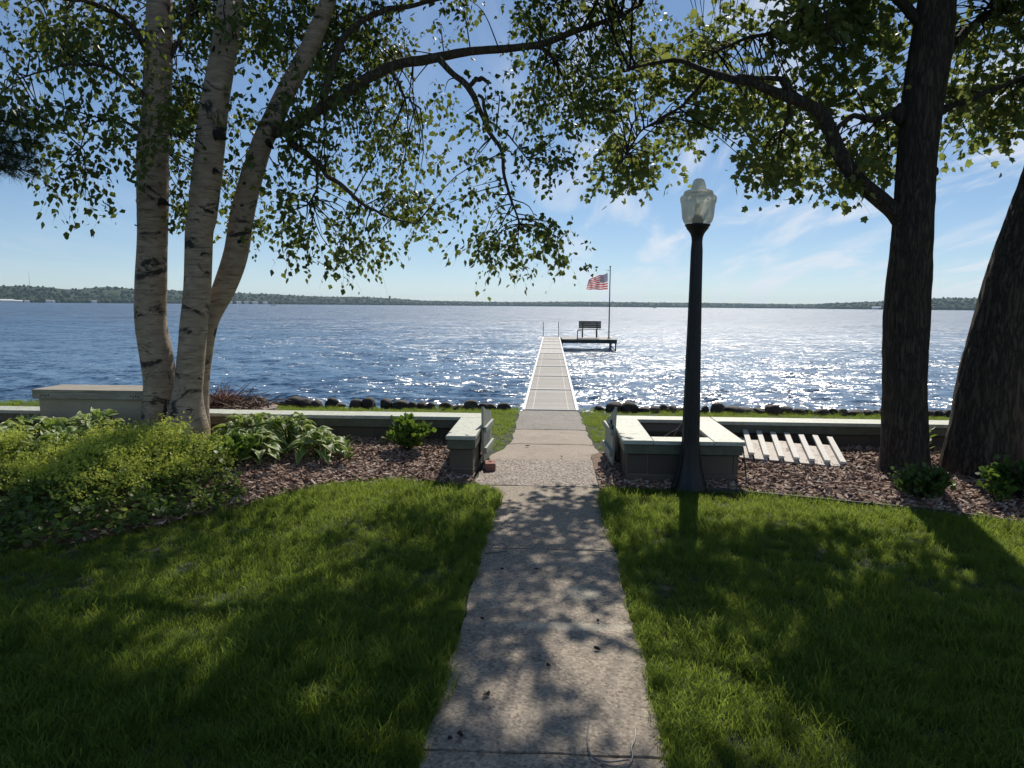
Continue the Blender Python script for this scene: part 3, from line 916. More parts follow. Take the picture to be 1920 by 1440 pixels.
def build_grass():
    rg = np.random.default_rng(3)
    near = [source("grass_tuft", *blade_arrays(rg, 44, 0.055, 0.018, 0.050 + .012 * (i % 3), 0.0017, 0.0036, 1.05), M['grass']) for i in range(8)]

    def pts(x0, x1, y0, y1, dens):
        n = int((x1 - x0) * (y1 - y0) * dens)
        return np.stack([x0 + (x1 - x0) * rg.random(n), y0 + (y1 - y0) * rg.random(n)], 1)
    A = [pts(-4.8, 4.8, 1.4, 4.0, 640), pts(-6.5, 6.5, 4.0, 7.1, 430), pts(-9.5, 9.5, WALL_Y1 + .05, 12.32, 190), pts(-4.8, 4.8, -1.5, 1.4, 60)]
    P = np.vstack(A)
    # hug the path: denser rim
    yy = 1.4 + 5.4 * rg.random(1500); sd = rg.random(1500) < .5
    rim = np.stack([np.where(sd, path_l(yy) - 0.02 - 0.05 * rg.random(1500), path_r(yy) + 0.02 + 0.05 * rg.random(1500)), yy], 1)
    P = np.vstack([P, rim])
    x, y = P[:, 0], P[:, 1]
    wob = (vnoise(np.stack([x * 9, y * 9, 0 * x], 1), 1.0, 31) - .5) * 0.09
    e = np.where(x < 0, edge_l(x), edge_r(x))
    ok = ~((x > path_l(y) - 0.035 + wob * .5) & (x < path_r(y) + 0.035 - wob * .5))
    ok &= ~((y > e - 0.02 + wob) & (y < WALL_Y1 + 0.05))
    ok &= ~((y > 6.9) & (y < WALL_Y1 + 0.05) & (np.abs(x) < 1.0))
    ok &= ~((np.abs(y - 10.3) < 0.7) & (np.abs(x + 4.42) < 0.72) & (((x + 4.42) ** 2 + (y - 10.3) ** 2) < 0.5))
    P = P[ok]
    n = len(P)
    hv = fnoise(np.stack([P[:, 0] * 2.2, P[:, 1] * 2.2, 0 * P[:, 0]], 1), 1.0, 12)
    scl = (0.45 + 1.25 * hv) * (0.75 + 0.5 * rg.random(n))
    scl[P[:, 1] > 8] *= 0.8
    rot = np.stack([rg.normal(0, .12, n), rg.normal(0, .12, n), rg.random(n) * 6.283], 1)
    P3 = np.column_stack([P, np.full(n, -0.014)])
    scatter("grass", P3, rot, scl, near, "short mown green grass with sun flecks and deep tree shade", "grass")


def build_chips():
    rg = np.random.default_rng(5)
    srcs = []
    for i in range(7):
        L, W, T = 0.03 + 0.045 * rg.random(), 0.007 + 0.014 * rg.random(), 0.003 + 0.005 * rg.random()
        V = np.array([[sx * L / 2 * (1 - 0.35 * rg.random()), sy * W / 2 * (1 - .4 * rg.random()), sz * T / 2] for sz in (-1, 1) for sy in (-1, 1) for sx in (-1, 1)])
        Q = np.array([[0, 2, 3, 1], [4, 5, 7, 6], [0, 1, 5, 4], [2, 6, 7, 3], [0, 4, 6, 2], [1, 3, 7, 5]])
        srcs.append(source("mulch_chip", V, Q, M['chip']))
    n = 62000
    x = -6.4 + 12.2 * rg.random(n); y = 4.2 + 4.2 * rg.random(n)
    e = np.where(x < 0, edge_l(x), edge_r(x))
    ok = (y > e - 0.02 + 0.05 * (rg.random(n) - .5)) & (y < WALL_Y0 + .02) & ((x < -0.72) | (x > path_r(y) + 0.01))
    ok &= ~((x > 0.70) & (x < 1.77) & (y > 7.1)) & ~((x < -0.7) & (x > -0.97) & (y > 7.2)) & ~((x < -5.2) & (y < 5.5)) & ~((x < -3.2) & (rg.random(n) < .75))
    x, y = x[ok], y[ok]; n = len(x)
    z = bed_z(x, y) + 0.012 + 0.014 * rg.random(n)
    rot = np.stack([rg.normal(0, .35, n), rg.normal(0, .35, n), rg.random(n) * 6.283], 1)
    scatter("mulch_chips", np.stack([x, y, z], 1), rot, 0.8 + .7 * rg.random(n), srcs, "reddish brown bark chips covering the garden beds", "mulch")


build_grass(); build_chips()

# ------------------------------------------------------------------ garden walls
def course_blocks(parent, x0, x1, y0, y1, z0, z1, axis='x', off=0.0):
    """concrete blocks 0.39 long, each an object; joints 10 mm, recessed"""
    L = 0.39
    a, b = (x0, x1) if axis == 'x' else (y0, y1)
    p = a - off
    while p < b - 0.02:
        s, e = max(p, a), min(p + L, b)
        if e - s > 0.03:
            j = 0.006 * (random.random() - .5)
            if axis == 'x': box("block", s + .005, e - .005, y0 + j, y1 + j, z0 + .005, z1 - .005, M['block'], parent, 0.006)
            else: box("block", x0 + j, x1 + j, s + .005, e - .005, z0 + .005, z1 - .005, M['block'], parent, 0.006)
        p += L


def cap_run(parent, x0, x1, y0, y1, axis, z1=CAP_Z, n=1, skip=()):
    a, b = (x0, x1) if axis == 'x' else (y0, y1)
    st = (b - a) / n
    for i in range(n):
        s, e = a + i * st + (0.002 if i else 0), a + (i + 1) * st - (0.002 if i < n - 1 else 0)
        dz = 0.002 * (i % 2)
        if axis == 'x': box("cap_board", s, e, y0, y1, z1 - 0.038 + dz, z1 + dz, M['cap'], parent, 0.005)
        else: box("cap_board", x0, x1, s, e, z1 - 0.038 + dz, z1 + dz, M['cap'], parent, 0.005)


def build_walls():
    # birch side: long wall and the return beside the path
    w = empty("garden_wall", (0, 0, 0))
    tag(w, "low block wall with pale green cap boards, on the birch side of the path", "wall")
    X0, XE = -9.6, -0.72
    yf, yb = WALL_Y0 + 0.05, WALL_Y1 - 0.05
    box("core", X0, XE - .01, yf + .012, yb - .012, -0.2, CAP_Z - .05, M['mortar'], w, 0)
    for c, (z0, z1) in enumerate(((-0.10, 0.095), (0.095, 0.29))):
        course_blocks(w, X0, XE, yf, yb, z0, z1, 'x', 0.195 * c)
    cap_run(w, X0, -0.70, WALL_Y0, WALL_Y1, 'x', n=6)
    box("fascia", X0, -0.98, WALL_Y0 + .022, WALL_Y0 + .048, 0.292, 0.380, M['trim'], w, 0.003)
    # return
    box("core", -0.94, -0.745, 7.21, yf - .004, -0.2, CAP_Z - .05, M['mortar'], w, 0)
    for c, (z0, z1) in enumerate(((-0.10, 0.095), (0.095, 0.29))):
        course_blocks(w, -0.955, -0.73, 7.195, yf - .006, z0, z1, 'y', 0.195 * c)
    box("cap_board", -0.985, -0.70, 7.13, WALL_Y0 - .003, CAP_Z - 0.036, CAP_Z + .002, M['cap'], w, 0.005)
    box("fascia", -0.965, -0.72, 7.165, 7.19, 0.292, 0.382, M['trim'], w, 0.003)
    box("fascia", -0.727, -0.709, 7.168, WALL_Y0, 0.292, 0.382, M['trim'], w, 0.003)
    box("fascia", -0.976, -0.958, 7.168, WALL_Y0, 0.292, 0.382, M['trim'], w, 0.003)
    # lamp side: long wall and the square planter
    w = empty("garden_wall", (0, 0, 0))
    tag(w, "low block wall with pale cap running behind the dark maple trunks", "wall")
    X0, XE = 1.80, 9.6
    box("core", X0 + .01, XE, yf + .012, yb - .012, -0.2, CAP_Z - .05, M['mortar'], w, 0)
    for c, (z0, z1) in enumerate(((-0.10, 0.095), (0.095, 0.29))):
        course_blocks(w, X0, XE, yf, yb, z0, z1, 'x', 0.1 + 0.195 * c)
    cap_run(w, 1.802, XE, WALL_Y0, WALL_Y1, 'x', n=4)
    box("fascia", X0, XE, WALL_Y0 + .022, WALL_Y0 + .048, 0.292, 0.380, M['trim'], w, 0.003)
    p = empty("planter", (0, 0, 0))
    tag(p, "square block planter with wide pale cap boards behind the lamp post", "planter")
    xa, xb, ya, yb2 = 0.67, 1.795, 7.06, WALL_Y1
    t = 0.20
    ins = 0.045
    for c, (z0, z1) in enumerate(((-0.10, 0.095), (0.095, 0.29))):
        o = 0.195 * c
        course_blocks(p, xa + ins, xb - ins, ya + ins, ya + ins + t, z0, z1, 'x', o)
        course_blocks(p, xa + ins, xb - ins, yb2 - ins - t, yb2 - ins, z0, z1, 'x', o)
        course_blocks(p, xa + ins, xa + ins + t, ya + ins + t + .006, yb2 - ins - t - .006, z0, z1, 'y', o)
        course_blocks(p, xb - ins - t, xb - ins, ya + ins + t + .006, yb2 - ins - t - .006, z0, z1, 'y', o)
    box("core", xa + ins + .012, xb - ins - .012, ya + ins + .012, ya + ins + t - .012, -.2, .37, M['mortar'], p, 0)
    box("core", xa + ins + .012, xb - ins - .012, yb2 - ins - t + .012, yb2 - ins - .012, -.2, .37, M['mortar'], p, 0)
    box("core", xa + ins + .012, xa + ins + t - .012, ya + .3, yb2 - .3, -.2, .37, M['mortar'], p, 0)
    box("core", xb - ins - t + .012, xb - ins - .012, ya + .3, yb2 - .3, -.2, .37, M['mortar'], p, 0)
    cw = 0.285
    box("cap_board", xa, xb, yb2 - cw, yb2, CAP_Z - .038, CAP_Z, M['cap'], p, .005)
    box("cap_board", xa, xa + cw, ya, yb2 - cw - .003, CAP_Z - .037, CAP_Z + .001, M['cap'], p, .005)
    box("cap_board", xb - cw, xb, ya, yb2 - cw - .003, CAP_Z - .037, CAP_Z + .001, M['cap'], p, .005)
    box("cap_board", xa + cw + .003, xb - cw - .003, ya, ya + cw - .04, CAP_Z - .038, CAP_Z - .001, M['cap'], p, .005)
    box("fascia", xa + .02, xb - .02, ya + .02, ya + .04, .292, .380, M['trim'], p, .003)
    box("fascia", xa + .02, xa + .04, ya + .042, yb2 - .05, .292, .380, M['trim'], p, .003)
    box("fascia", xb - .04, xb - .02, ya + .042, WALL_Y0, .292, .380, M['trim'], p, .003)
    box("soil", xa + .26, xb - .26, ya + .26, yb2 - .26, .1, .2, M['mulch'], p, 0)
    # dry stalks inside the planter
    s = empty("dry_stalks", (1.2, 7.9, .2)); tag(s, "two thin dry stalks bending out of the planter soil", "dry plant")
    for (a, b) in (((1.02, 7.75, .2), (1.32, 7.95, .40)), ((1.25, 8.0, .2), (1.38, 8.05, .45))):
        g = Geo(); A, B = np.array(a) - [1.2, 7.9, .2], np.array(b) - [1.2, 7.9, .2]
        g.tube(catmull([A, (A + B) / 2 + [0, 0, .03], B], 8), np.linspace(.004, .002, 8), 5); g.build("stalk", M['weather'], s)


def gate(x, y0, y1, zt0, zt1, face, label):
    """a small board gate standing open along the path; y0 is the near, taller end"""
    r = empty("garden_gate", (x, (y0 + y1) / 2, 0)); tag(r, label, "gate", "the two gate leaves at the path")
    n = 4
    L = (y1 - y0) / n
    for i in range(n):
        a, b = y0 + i * L + .003, y0 + (i + 1) * L - .003
        f0, f1 = (a - y0) / (y1 - y0), (b - y0) / (y1 - y0)
        za, zb = [zt0 + (zt1 - zt0) * (f ** 0.75) for f in (f0, f1)]
        yc = (y0 + y1) / 2
        g = Geo()
        V = [(-.011, a - yc, .06), (.011, a - yc, .06), (.011, b - yc, .06), (-.011, b - yc, .06),
             (-.011, a - yc, za), (.011, a - yc, za), (.011, b - yc, zb), (-.011, b - yc, zb)]
        g.add(V, [[3, 2, 1, 0], [4, 5, 6, 7], [0, 1, 5, 4], [1, 2, 6, 5], [2, 3, 7, 6], [3, 0, 4, 7]])
        g.build("board", M['gate'], r)
    for z in (0.17, 0.385):
        me = box_mesh(.028, (y1 - y0) - .02, .06, .004, 'gate')
        link("rail", me, M['gate'], r, (face * .0262, 0, z))
    return r


def build_gates():
    g = gate(-0.665, 7.72, 8.34, 0.63, 0.50, 1, "pale wooden gate leaf folded open against the birch-side wall end")
    g.rotation_euler = (0, RD(-1), RD(-3))
    me = box_mesh(.012, .05, .02, .002, 'iron')
    link("hinge", me, M['iron'], g, (0.0125, -.29, .40))
    g = gate(0.617, 7.68, 8.34, 0.655, 0.41, -1, "greyish wooden gate leaf with black latch folded open against the planter")
    g.rotation_euler = (0, RD(2), RD(3))
    link("latch", box_mesh(.014, .024, .15, .002, 'iron'), M['iron'], g, (-.0195, -.16, .42))
    link("latch", box_mesh(.016, .15, .03, .002, 'iron'), M['iron'], g, (-.0205, -.225, .435))
    # square brick propping the gate
    b = empty("brick_block", (-0.60, 7.62, 0.004), RD(6)); tag(b, "red brick lying on the path at the foot of the open gate", "brick")
    link("brick", box_mesh(.105, .2, .075, .006, 'brick'), M['brick'], b, (0, 0, .0385))
    link("core_hole", box_mesh(.03, .05, .004, 0, 'dark'), M['dark'], b, (0.0, 0.02, .0765))


def build_pallet():
    A, B, C, D = at(1390, 868, 7.62), at(1580, 866, 7.66), at(1545, 822, 8.28), at(1412, 820, 8.26)
    o = (A + B) / 2
    ex = (B - A).normalized(); ey = ((C + D) / 2 - o); Lg = ey.length; ey.normalize()
    ez = ex.cross(ey).normalized(); ex = ey.cross(ez)
    W = (B - A).length
    r = empty("slatted_panel"); r.matrix_world = Matrix(((ex.x, ey.x, ez.x, o.x), (ex.y, ey.y, ez.y, o.y), (ex.z, ey.z, ez.z, o.z + .01), (0, 0, 0, 1)))
    tag(r, "weathered white slatted wooden panel leaning from the mulch onto the wall", "panel")
    n = 7
    p = W / n
    sk = -0.10     # slats run a little askew
    def para(x0, x1, y0, y1, z0, z1, mat, nm):
        g = Geo()
        q = lambda x, y: x + sk * 0 + 0 * y
        g.add([(x0 , y0, z0), (x1, y0, z0), (x1 + sk * (y1 - y0), y1, z0), (x0 + sk * (y1 - y0), y1, z0),
               (x0, y0, z1), (x1, y0, z1), (x1 + sk * (y1 - y0), y1, z1), (x0 + sk * (y1 - y0), y1, z1)],
              [[3, 2, 1, 0], [4, 5, 6, 7], [0, 1, 5, 4], [1, 2, 6, 5], [2, 3, 7, 6], [3, 0, 4, 7]])
        g.build(nm, mat, r)
    for i in range(n):
        x0 = -W / 2 + i * p
        para(x0 + p * 0.62, x0 + p, 0.03 if i else .05, Lg + .02 + 0.01 * (i % 2), 0.012, 0.036, M['slat'], "slat")
        para(x0 + .004, x0 + p - .012, -0.01, Lg * (0.80 - .05 * (i % 3)), -0.014, 0.0, M['peel'], "board")
    # thin dark rod added beside it
    g = Geo(); a, b = at(1393, 838, 7.25), at(1400, 912, 7.0)
    g.tube([a, (a + b) / 2 + Vector((.004, 0, 0)), b], [.006, .007, .007], 6)
    tag(g.build("dark_rod", M['darkwood']), "thin dark rod in the mulch at the planter corner", "stake")


def build_lamp():
    base = Vector((1.275, 6.97, 0))
    r = empty("lamp_post", base); tag(r, "black cast post lamp with frosted acorn globe beside the path", "lamp post")
    sc = 6.97 / FPX
    def zy(y): return at(1300, y, 6.97).z
    prof = [(0.0, 0), (.178, 0), (.182, .03), (.16, .06), (.142, .10), (.118, .18), (.100, .28), (.089, .38), (.082, .45)]
    lathe("base", [(a, b - .02) for a, b in prof], M['iron'], r, 48, 8, .13)
    lathe("shaft", [(.080, .41), (.079, .60), (.073, .9), (.064, 1.4), (.057, 1.8), (.053, zy(470)), (.047, zy(452))], M['iron'], r, 48, 12, .10)
    c = [(.047, zy(453)), (.050, zy(445)), (.062, zy(438)), (.082, zy(432)), (.095, zy(429)), (.098, zy(426)), (.108, zy(424)), (.112, zy(421)), (.10, zy(420.4)), (0, zy(420.2))]
    lathe("collar", c, M['iron'], r, 40)
    outer = [(22.3, 420), (24.4, 418), (27, 413), (28.6, 407), (29.5, 396), (30.6, 385), (31.8, 378.5), (33.2, 374), (33.2, 371.5), (31.5, 368), (28.2, 366.2), (26.2, 365.2), (26.2, 361), (25.2, 358.6), (20, 356.5), (13.8, 355.2), (13.3, 352), (12.2, 347), (10.4, 340.5), (8.2, 336.8), (4.5, 335.0), (0.0, 334.6)]
    prof = [(a * sc * .99, zy(b)) for a, b in outer]
    inner = [(max(a - .005, 0), b - .004 if b > zy(360) else b) for a, b in prof][::-1]
    lathe("globe", prof, M['globe'], r, 48)
    lathe("band", [(26.6 * sc, zy(365.4)), (27.2 * sc, zy(364)), (26.6 * sc, zy(362.4))], M['globe'], r, 48)
    # embossed row of marks below the globe's shoulder
    for i in range(26):
        a = i / 26 * 6.283
        if math.sin(a) > 0.75: continue
        o = link("embossing", box_mesh(.007 + .005 * (i % 3), .003, .010, .001, 'globe'), M['globe'], r)
        rr = 31.9 * sc
        o.location = (rr * math.cos(a), rr * math.sin(a), zy(378.6)); o.rotation_euler = (0, 0, a + math.pi / 2)
    lathe("socket", [(.0, zy(419)), (.045, zy(419)), (.05, zy(412)), (.035, zy(406)), (.03, zy(402)), (0, zy(402))], M['dark'], r, 20)
    lathe("bulb", [(.014, zy(402)), (.02, zy(398)), (.028, zy(392)), (.024, zy(386)), (.012, zy(382)), (0, zy(381))], M['globe'], r, 20)
    link("access_plate", box_mesh(.04, .012, .09, .003, 'iron'), M['iron'], r, (-.02, -.085, .62))


def build_dock():
    d = empty("dock", (0, 12.1, -.035)); tag(d, "long narrow roll-out dock of pale framed sections running into the lake", "dock")
    x0, x1 = -0.45, 0.45
    y = 12.085
    step = [3.02, 2.95, 2.91, 2.94, 2.9, 2.93, 2.93, 2.93, 2.93, 2.88]
    oy = -12.1
    for i, s in enumerate(step):
        a, b = y + .002, y + s - .002
        sec = link("dock_section", box_mesh(.05, b - a, .10, .004, 'alu'), M['alu'], d, (x0 + .025, (a + b) / 2 + oy, 0.0))
        sy = (a + b) / 2
        ln = b - a
        def sub(nm, me, mat, loc): link(nm, me, mat, sec, loc)
        sub("side_rail", box_mesh(.05, ln, .10, .004, 'alu'), M['alu'], (x1 - x0 - .05, 0, 0))
        for q in (-1, 1):
            sub("end_rail", box_mesh(x1 - x0 - .102, .035, .096, .004, 'alu'), M['alu'], ((x1 - x0) / 2 - .025, q * (ln / 2 - .018), 0.006))
        g = Geo()
        pale = i >= 5
        n = 22
        yy = np.linspace(-ln / 2 + .04, ln / 2 - .04, n + 1)
        for k in range(n):
            g.box(.03, x1 - x0 - .08, yy[k] + .009, yy[k + 1] - .009, .008, .036)
        g.build("decking", M['deck2' if pale else 'deck'], sec)
        g = Geo()
        for fx in ((.2, .5, .8) if pale else (.14, .86)):
            xx = .03 + (x1 - x0 - .11) * fx
            g.box(xx - .008, xx + .008, -ln / 2 + .04, ln / 2 - .04, .0375, .0395)
        g.build("seam_strip", M['deck2'], sec)
        if i > 0:
            for q in (x0 + .03, x1 - .03):
                g = Geo(); g.tube([(q, a + oy, -.04), (q, a + oy, -1.9)], [.022, .022], 8); g.build("leg", M['post'], d)
        y += s
    yend = y
    # tall slim posts at the lake end
    for q in (1018.5, 1047):
        p = at(q, 628, yend - .1)
        g = Geo(); g.tube([(p.x, yend - .1 + oy, -1.9), (p.x, yend - .1 + oy, at(q, 602, yend).z)], [.016, .016], 8); g.build("post", M['post'], d)
    # side platform
    pa, pb = 38.0, 41.0
    X1 = at(1157, 634, 38.0).x
    pf = link("platform", box_mesh(X1 - .47, .05, .16, .004, 'darkwood'), M['darkwood'], d, ((X1 + .47) / 2, pa + oy, -.05))
    def sub(nm, me, mat, loc): return link(nm, me, mat, pf, loc)
    hw = (X1 - .47) / 2
    sub("frame_beam", box_mesh(2 * hw, .05, .16, .004, 'darkwood'), M['darkwood'], (0, pb - pa, 0))
    for q in (-hw + .027, hw - .027):
        sub("frame_beam", box_mesh(.05, pb - pa - .06, .16, .004, 'darkwood'), M['darkwood'], (q, (pb - pa) / 2, -.002))
    for k in range(20):
        yk = (pb - pa) * (k + .5) / 20
        sub("plank", box_mesh(2 * hw - .01, .14, .03, .004, 'deckp'), M['deck'], (0, yk, .1))
    for (qx, qy) in ((hw - .06, .05), (hw - .06, pb - pa - .05), (-hw + .1, pb - pa - .05), (hw - .34, .06)):
        g = Geo(); g.tube([(qx, qy, -.05), (qx, qy, -1.8)], [.035, .035], 8); g.build("leg", M['post'], pf)
    g = Geo(); g.tube([(hw - .34, .06, -.1), (hw - .06, .06, -.45)], [.02, .02], 6); g.build("brace", M['post'], pf)
    sub("shadow_bar", box_mesh(2 * hw - .1, .08, .10, .004, 'darkwood'), M['darkwood'], (0.02, -.3, -.53))  # dark bar added to stand for the platform's shadow and reflection on the water
    # step hand rail beside the platform
    g = Geo()
    h = [at(1053, 632, 37.9), at(1053, 636, 37.9), at(1083, 638, 37.9), at(1083, 618, 37.9), at(1090, 618, 37.9)]
    for a, b in zip(h[:-1], h[1:]):
        g.tube([a, b], [.025, .025], 6)
    g.V = [v + np.array([0, oy, 0]) for v in g.V]
    g.build("rail", M['post'], d)
    return yend


def build_bench_flag():
    Y = 39.2
    a, b = at(1085, 616, Y), at(1127, 602, Y)
    xc, w = (a.x + b.x) / 2, (b.x - a.x)
    z0 = 0.068
    r = empty("bench", (xc, Y, z0)); tag(r, "dark bench seen from behind on the dock platform", "bench")
    sh = 0.42
    bz0, bz1 = a.z - z0 + .02, b.z - z0
    n = 4
    for i in range(n):
        h = (bz1 - bz0) / n
        link("back_slat", box_mesh(w, .03, h - .006, .004, 'darkwood'), M['darkwood'], r, (0, -.02 + .012 * i * -1 * .5, bz0 + h * (i + .5)))
    for i in range(4):
        link("seat_slat", box_mesh(w, .10, .03, .004, 'darkwood'), M['darkwood'], r, (0, .08 + .115 * i, sh))
    for q in (-1, 1):
        xx = q * (w / 2 - .2)
        g = Geo(); g.tube([(xx, -.045, 0), (xx, -.045, bz1 - .06)], [.028, .024], 8); g.build("leg", M['darkwood'], r)
        g = Geo(); g.tube([(xx, .42, 0), (xx, .42, sh - .016)], [.028, .028], 8); g.build("leg", M['darkwood'], r)
        link("arm_rest", box_mesh(.05, .5, .03, .004, 'darkwood'), M['darkwood'], r, (q * (w / 2 - .03), .22, .58))
    # flag pole and flag
    Y = 38.35
    p0, p1 = at(1141.5, 632, Y), at(1141, 501, Y)
    r = empty("flagpole", (p0.x, Y, .06)); tag(r, "slim grey flagpole standing on the dock platform", "flagpole")
    hh = p1.z - .06
    g = Geo(); g.tube([(0, 0, 0), (0, 0, hh)], [.034, .024], 10); g.build("pole", M['post'], r)
    lathe("finial", [(0, hh), (.03, hh + .005), (.045, hh + .035), (.03, hh + .065), (0, hh + .075)], M['post'], r, 12)
    g = Geo(); g.tube([(0, 0, hh - .17), (-.22, 0, hh - .14)], [.012, .008], 6); g.build("halyard_arm", M['post'], r)
    lathe("foot_plate", [(0, .0), (.09, .0), (.09, .02), (.04, .03), (.03, .08), (0, .08)], M['post'], r, 12)
    # flag: hoist edge at the pole, fly end to the left
    q = lambda x, y: at(x, y, Y)
    top = [(1139.5, 511), (1132, 515), (1122, 516.5), (1112, 521), (1104, 524.5)]
    bot = [(1139.5, 542.5), (1130, 543), (1120, 543.3), (1110, 542.5), (1099, 542.5)]
    nu, nv = 34, 16
    T = catmull([(*q(*p),) for p in top], nu); Bt = catmull([(*q(*p),) for p in bot], nu)
    V, UV = [], []
    for i in range(nu):
        u = i / (nu - 1)
        for j in range(nv):
            v = j / (nv - 1)
            P = Bt[i] * (1 - v) + T[i] * v
            P = P + np.array([0, (0.15 * math.sin(u * 11 + v * 2.2) + .05 * math.sin(u * 21 - v * 4)) * min(1, u * 2.2), 0.02 * math.sin(u * 13 + v * 3) * u])
            V.append(P); UV.append((u, v))
    Q = [[i * nv + j, i * nv + j + 1, (i + 1) * nv + j + 1, (i + 1) * nv + j] for i in range(nu - 1) for j in range(nv - 1)]
    me = mesh_np("flag", V, Q, True)
    uvl = me.uv_layers.new(name="UVMap")
    li = np.zeros(len(me.loops), np.int32); me.loops.foreach_get("vertex_index", li)
    uvl.data.foreach_set("uv", np.array(UV, np.float32)[li].ravel())
    o = link("flag", me, M['flag'])
    tag(o, "striped red and white flag with star-dotted blue corner flying on the pole", "flag")


ORD = ["first", "second", "third", "fourth", "fifth", "sixth", "seventh", "eighth", "ninth", "tenth", "eleventh", "twelfth", "thirteenth", "fourteenth", "fifteenth", "sixteenth", "seventeenth", "eighteenth", "nineteenth", "twentieth"]
TENS = {20: "twenty", 30: "thirty"}


def ordinal(n):
    if n <= 20: return ORD[n - 1]
    if n == 30: return "thirtieth"
    return TENS[n // 10 * 10] + "-" + ORD[n % 10 - 1]


def build_stones():
    rg = np.random.default_rng(17)
    IV, IF = ico(3)
    meshes = []
    for i in range(9):
        nz = fnoise(IV * 0.9 + i * 13.7, 1.3, i, 3) - .5
        V = IV * (1 + 0.9 * nz[:, None])
        V = np.sign(V) * np.abs(V) ** 0.86
        V[:, 2] = np.where(V[:, 2] > 0, V[:, 2] * 0.92, V[:, 2] * .8)
        me = mesh_np("boulder", V, IF, True); me.materials.append(M['stone']); meshes.append(me)
    for side, nm in ((-1, "birch"), (1, "lamp post")):
        x = -0.66 if side < 0 else 0.72
        k = 1
        while abs(x) < 9.0 and k < 39:
            w = 0.06 + .065 * rg.random()
            if rg.random() < .16: x += side * (.04 + .12 * rg.random())
            o = link("shore_boulder", meshes[int(rg.integers(0, 9))], None)
            o.location = (x + side * w * .8, 12.22 + .08 * (rg.random() - .5), -0.02 + .045 * rg.random())
            o.scale = (w * 1.06, w * (1 + .3 * rg.random()), w * (0.6 + .6 * rg.random()) + .02)
            o.rotation_euler = (rg.normal(0, .12), rg.normal(0, .12), rg.random() * 6.28)
            if (o.location.z + o.scale.z * .9) > .18: o.scale.z *= .85
            tag(o, "dark rounded boulder edging the shore, %s from the dock towards the %s side" % (ordinal(k), nm), "boulder", "boulders edging the shore")
            x += side * w * 1.95
            k += 1


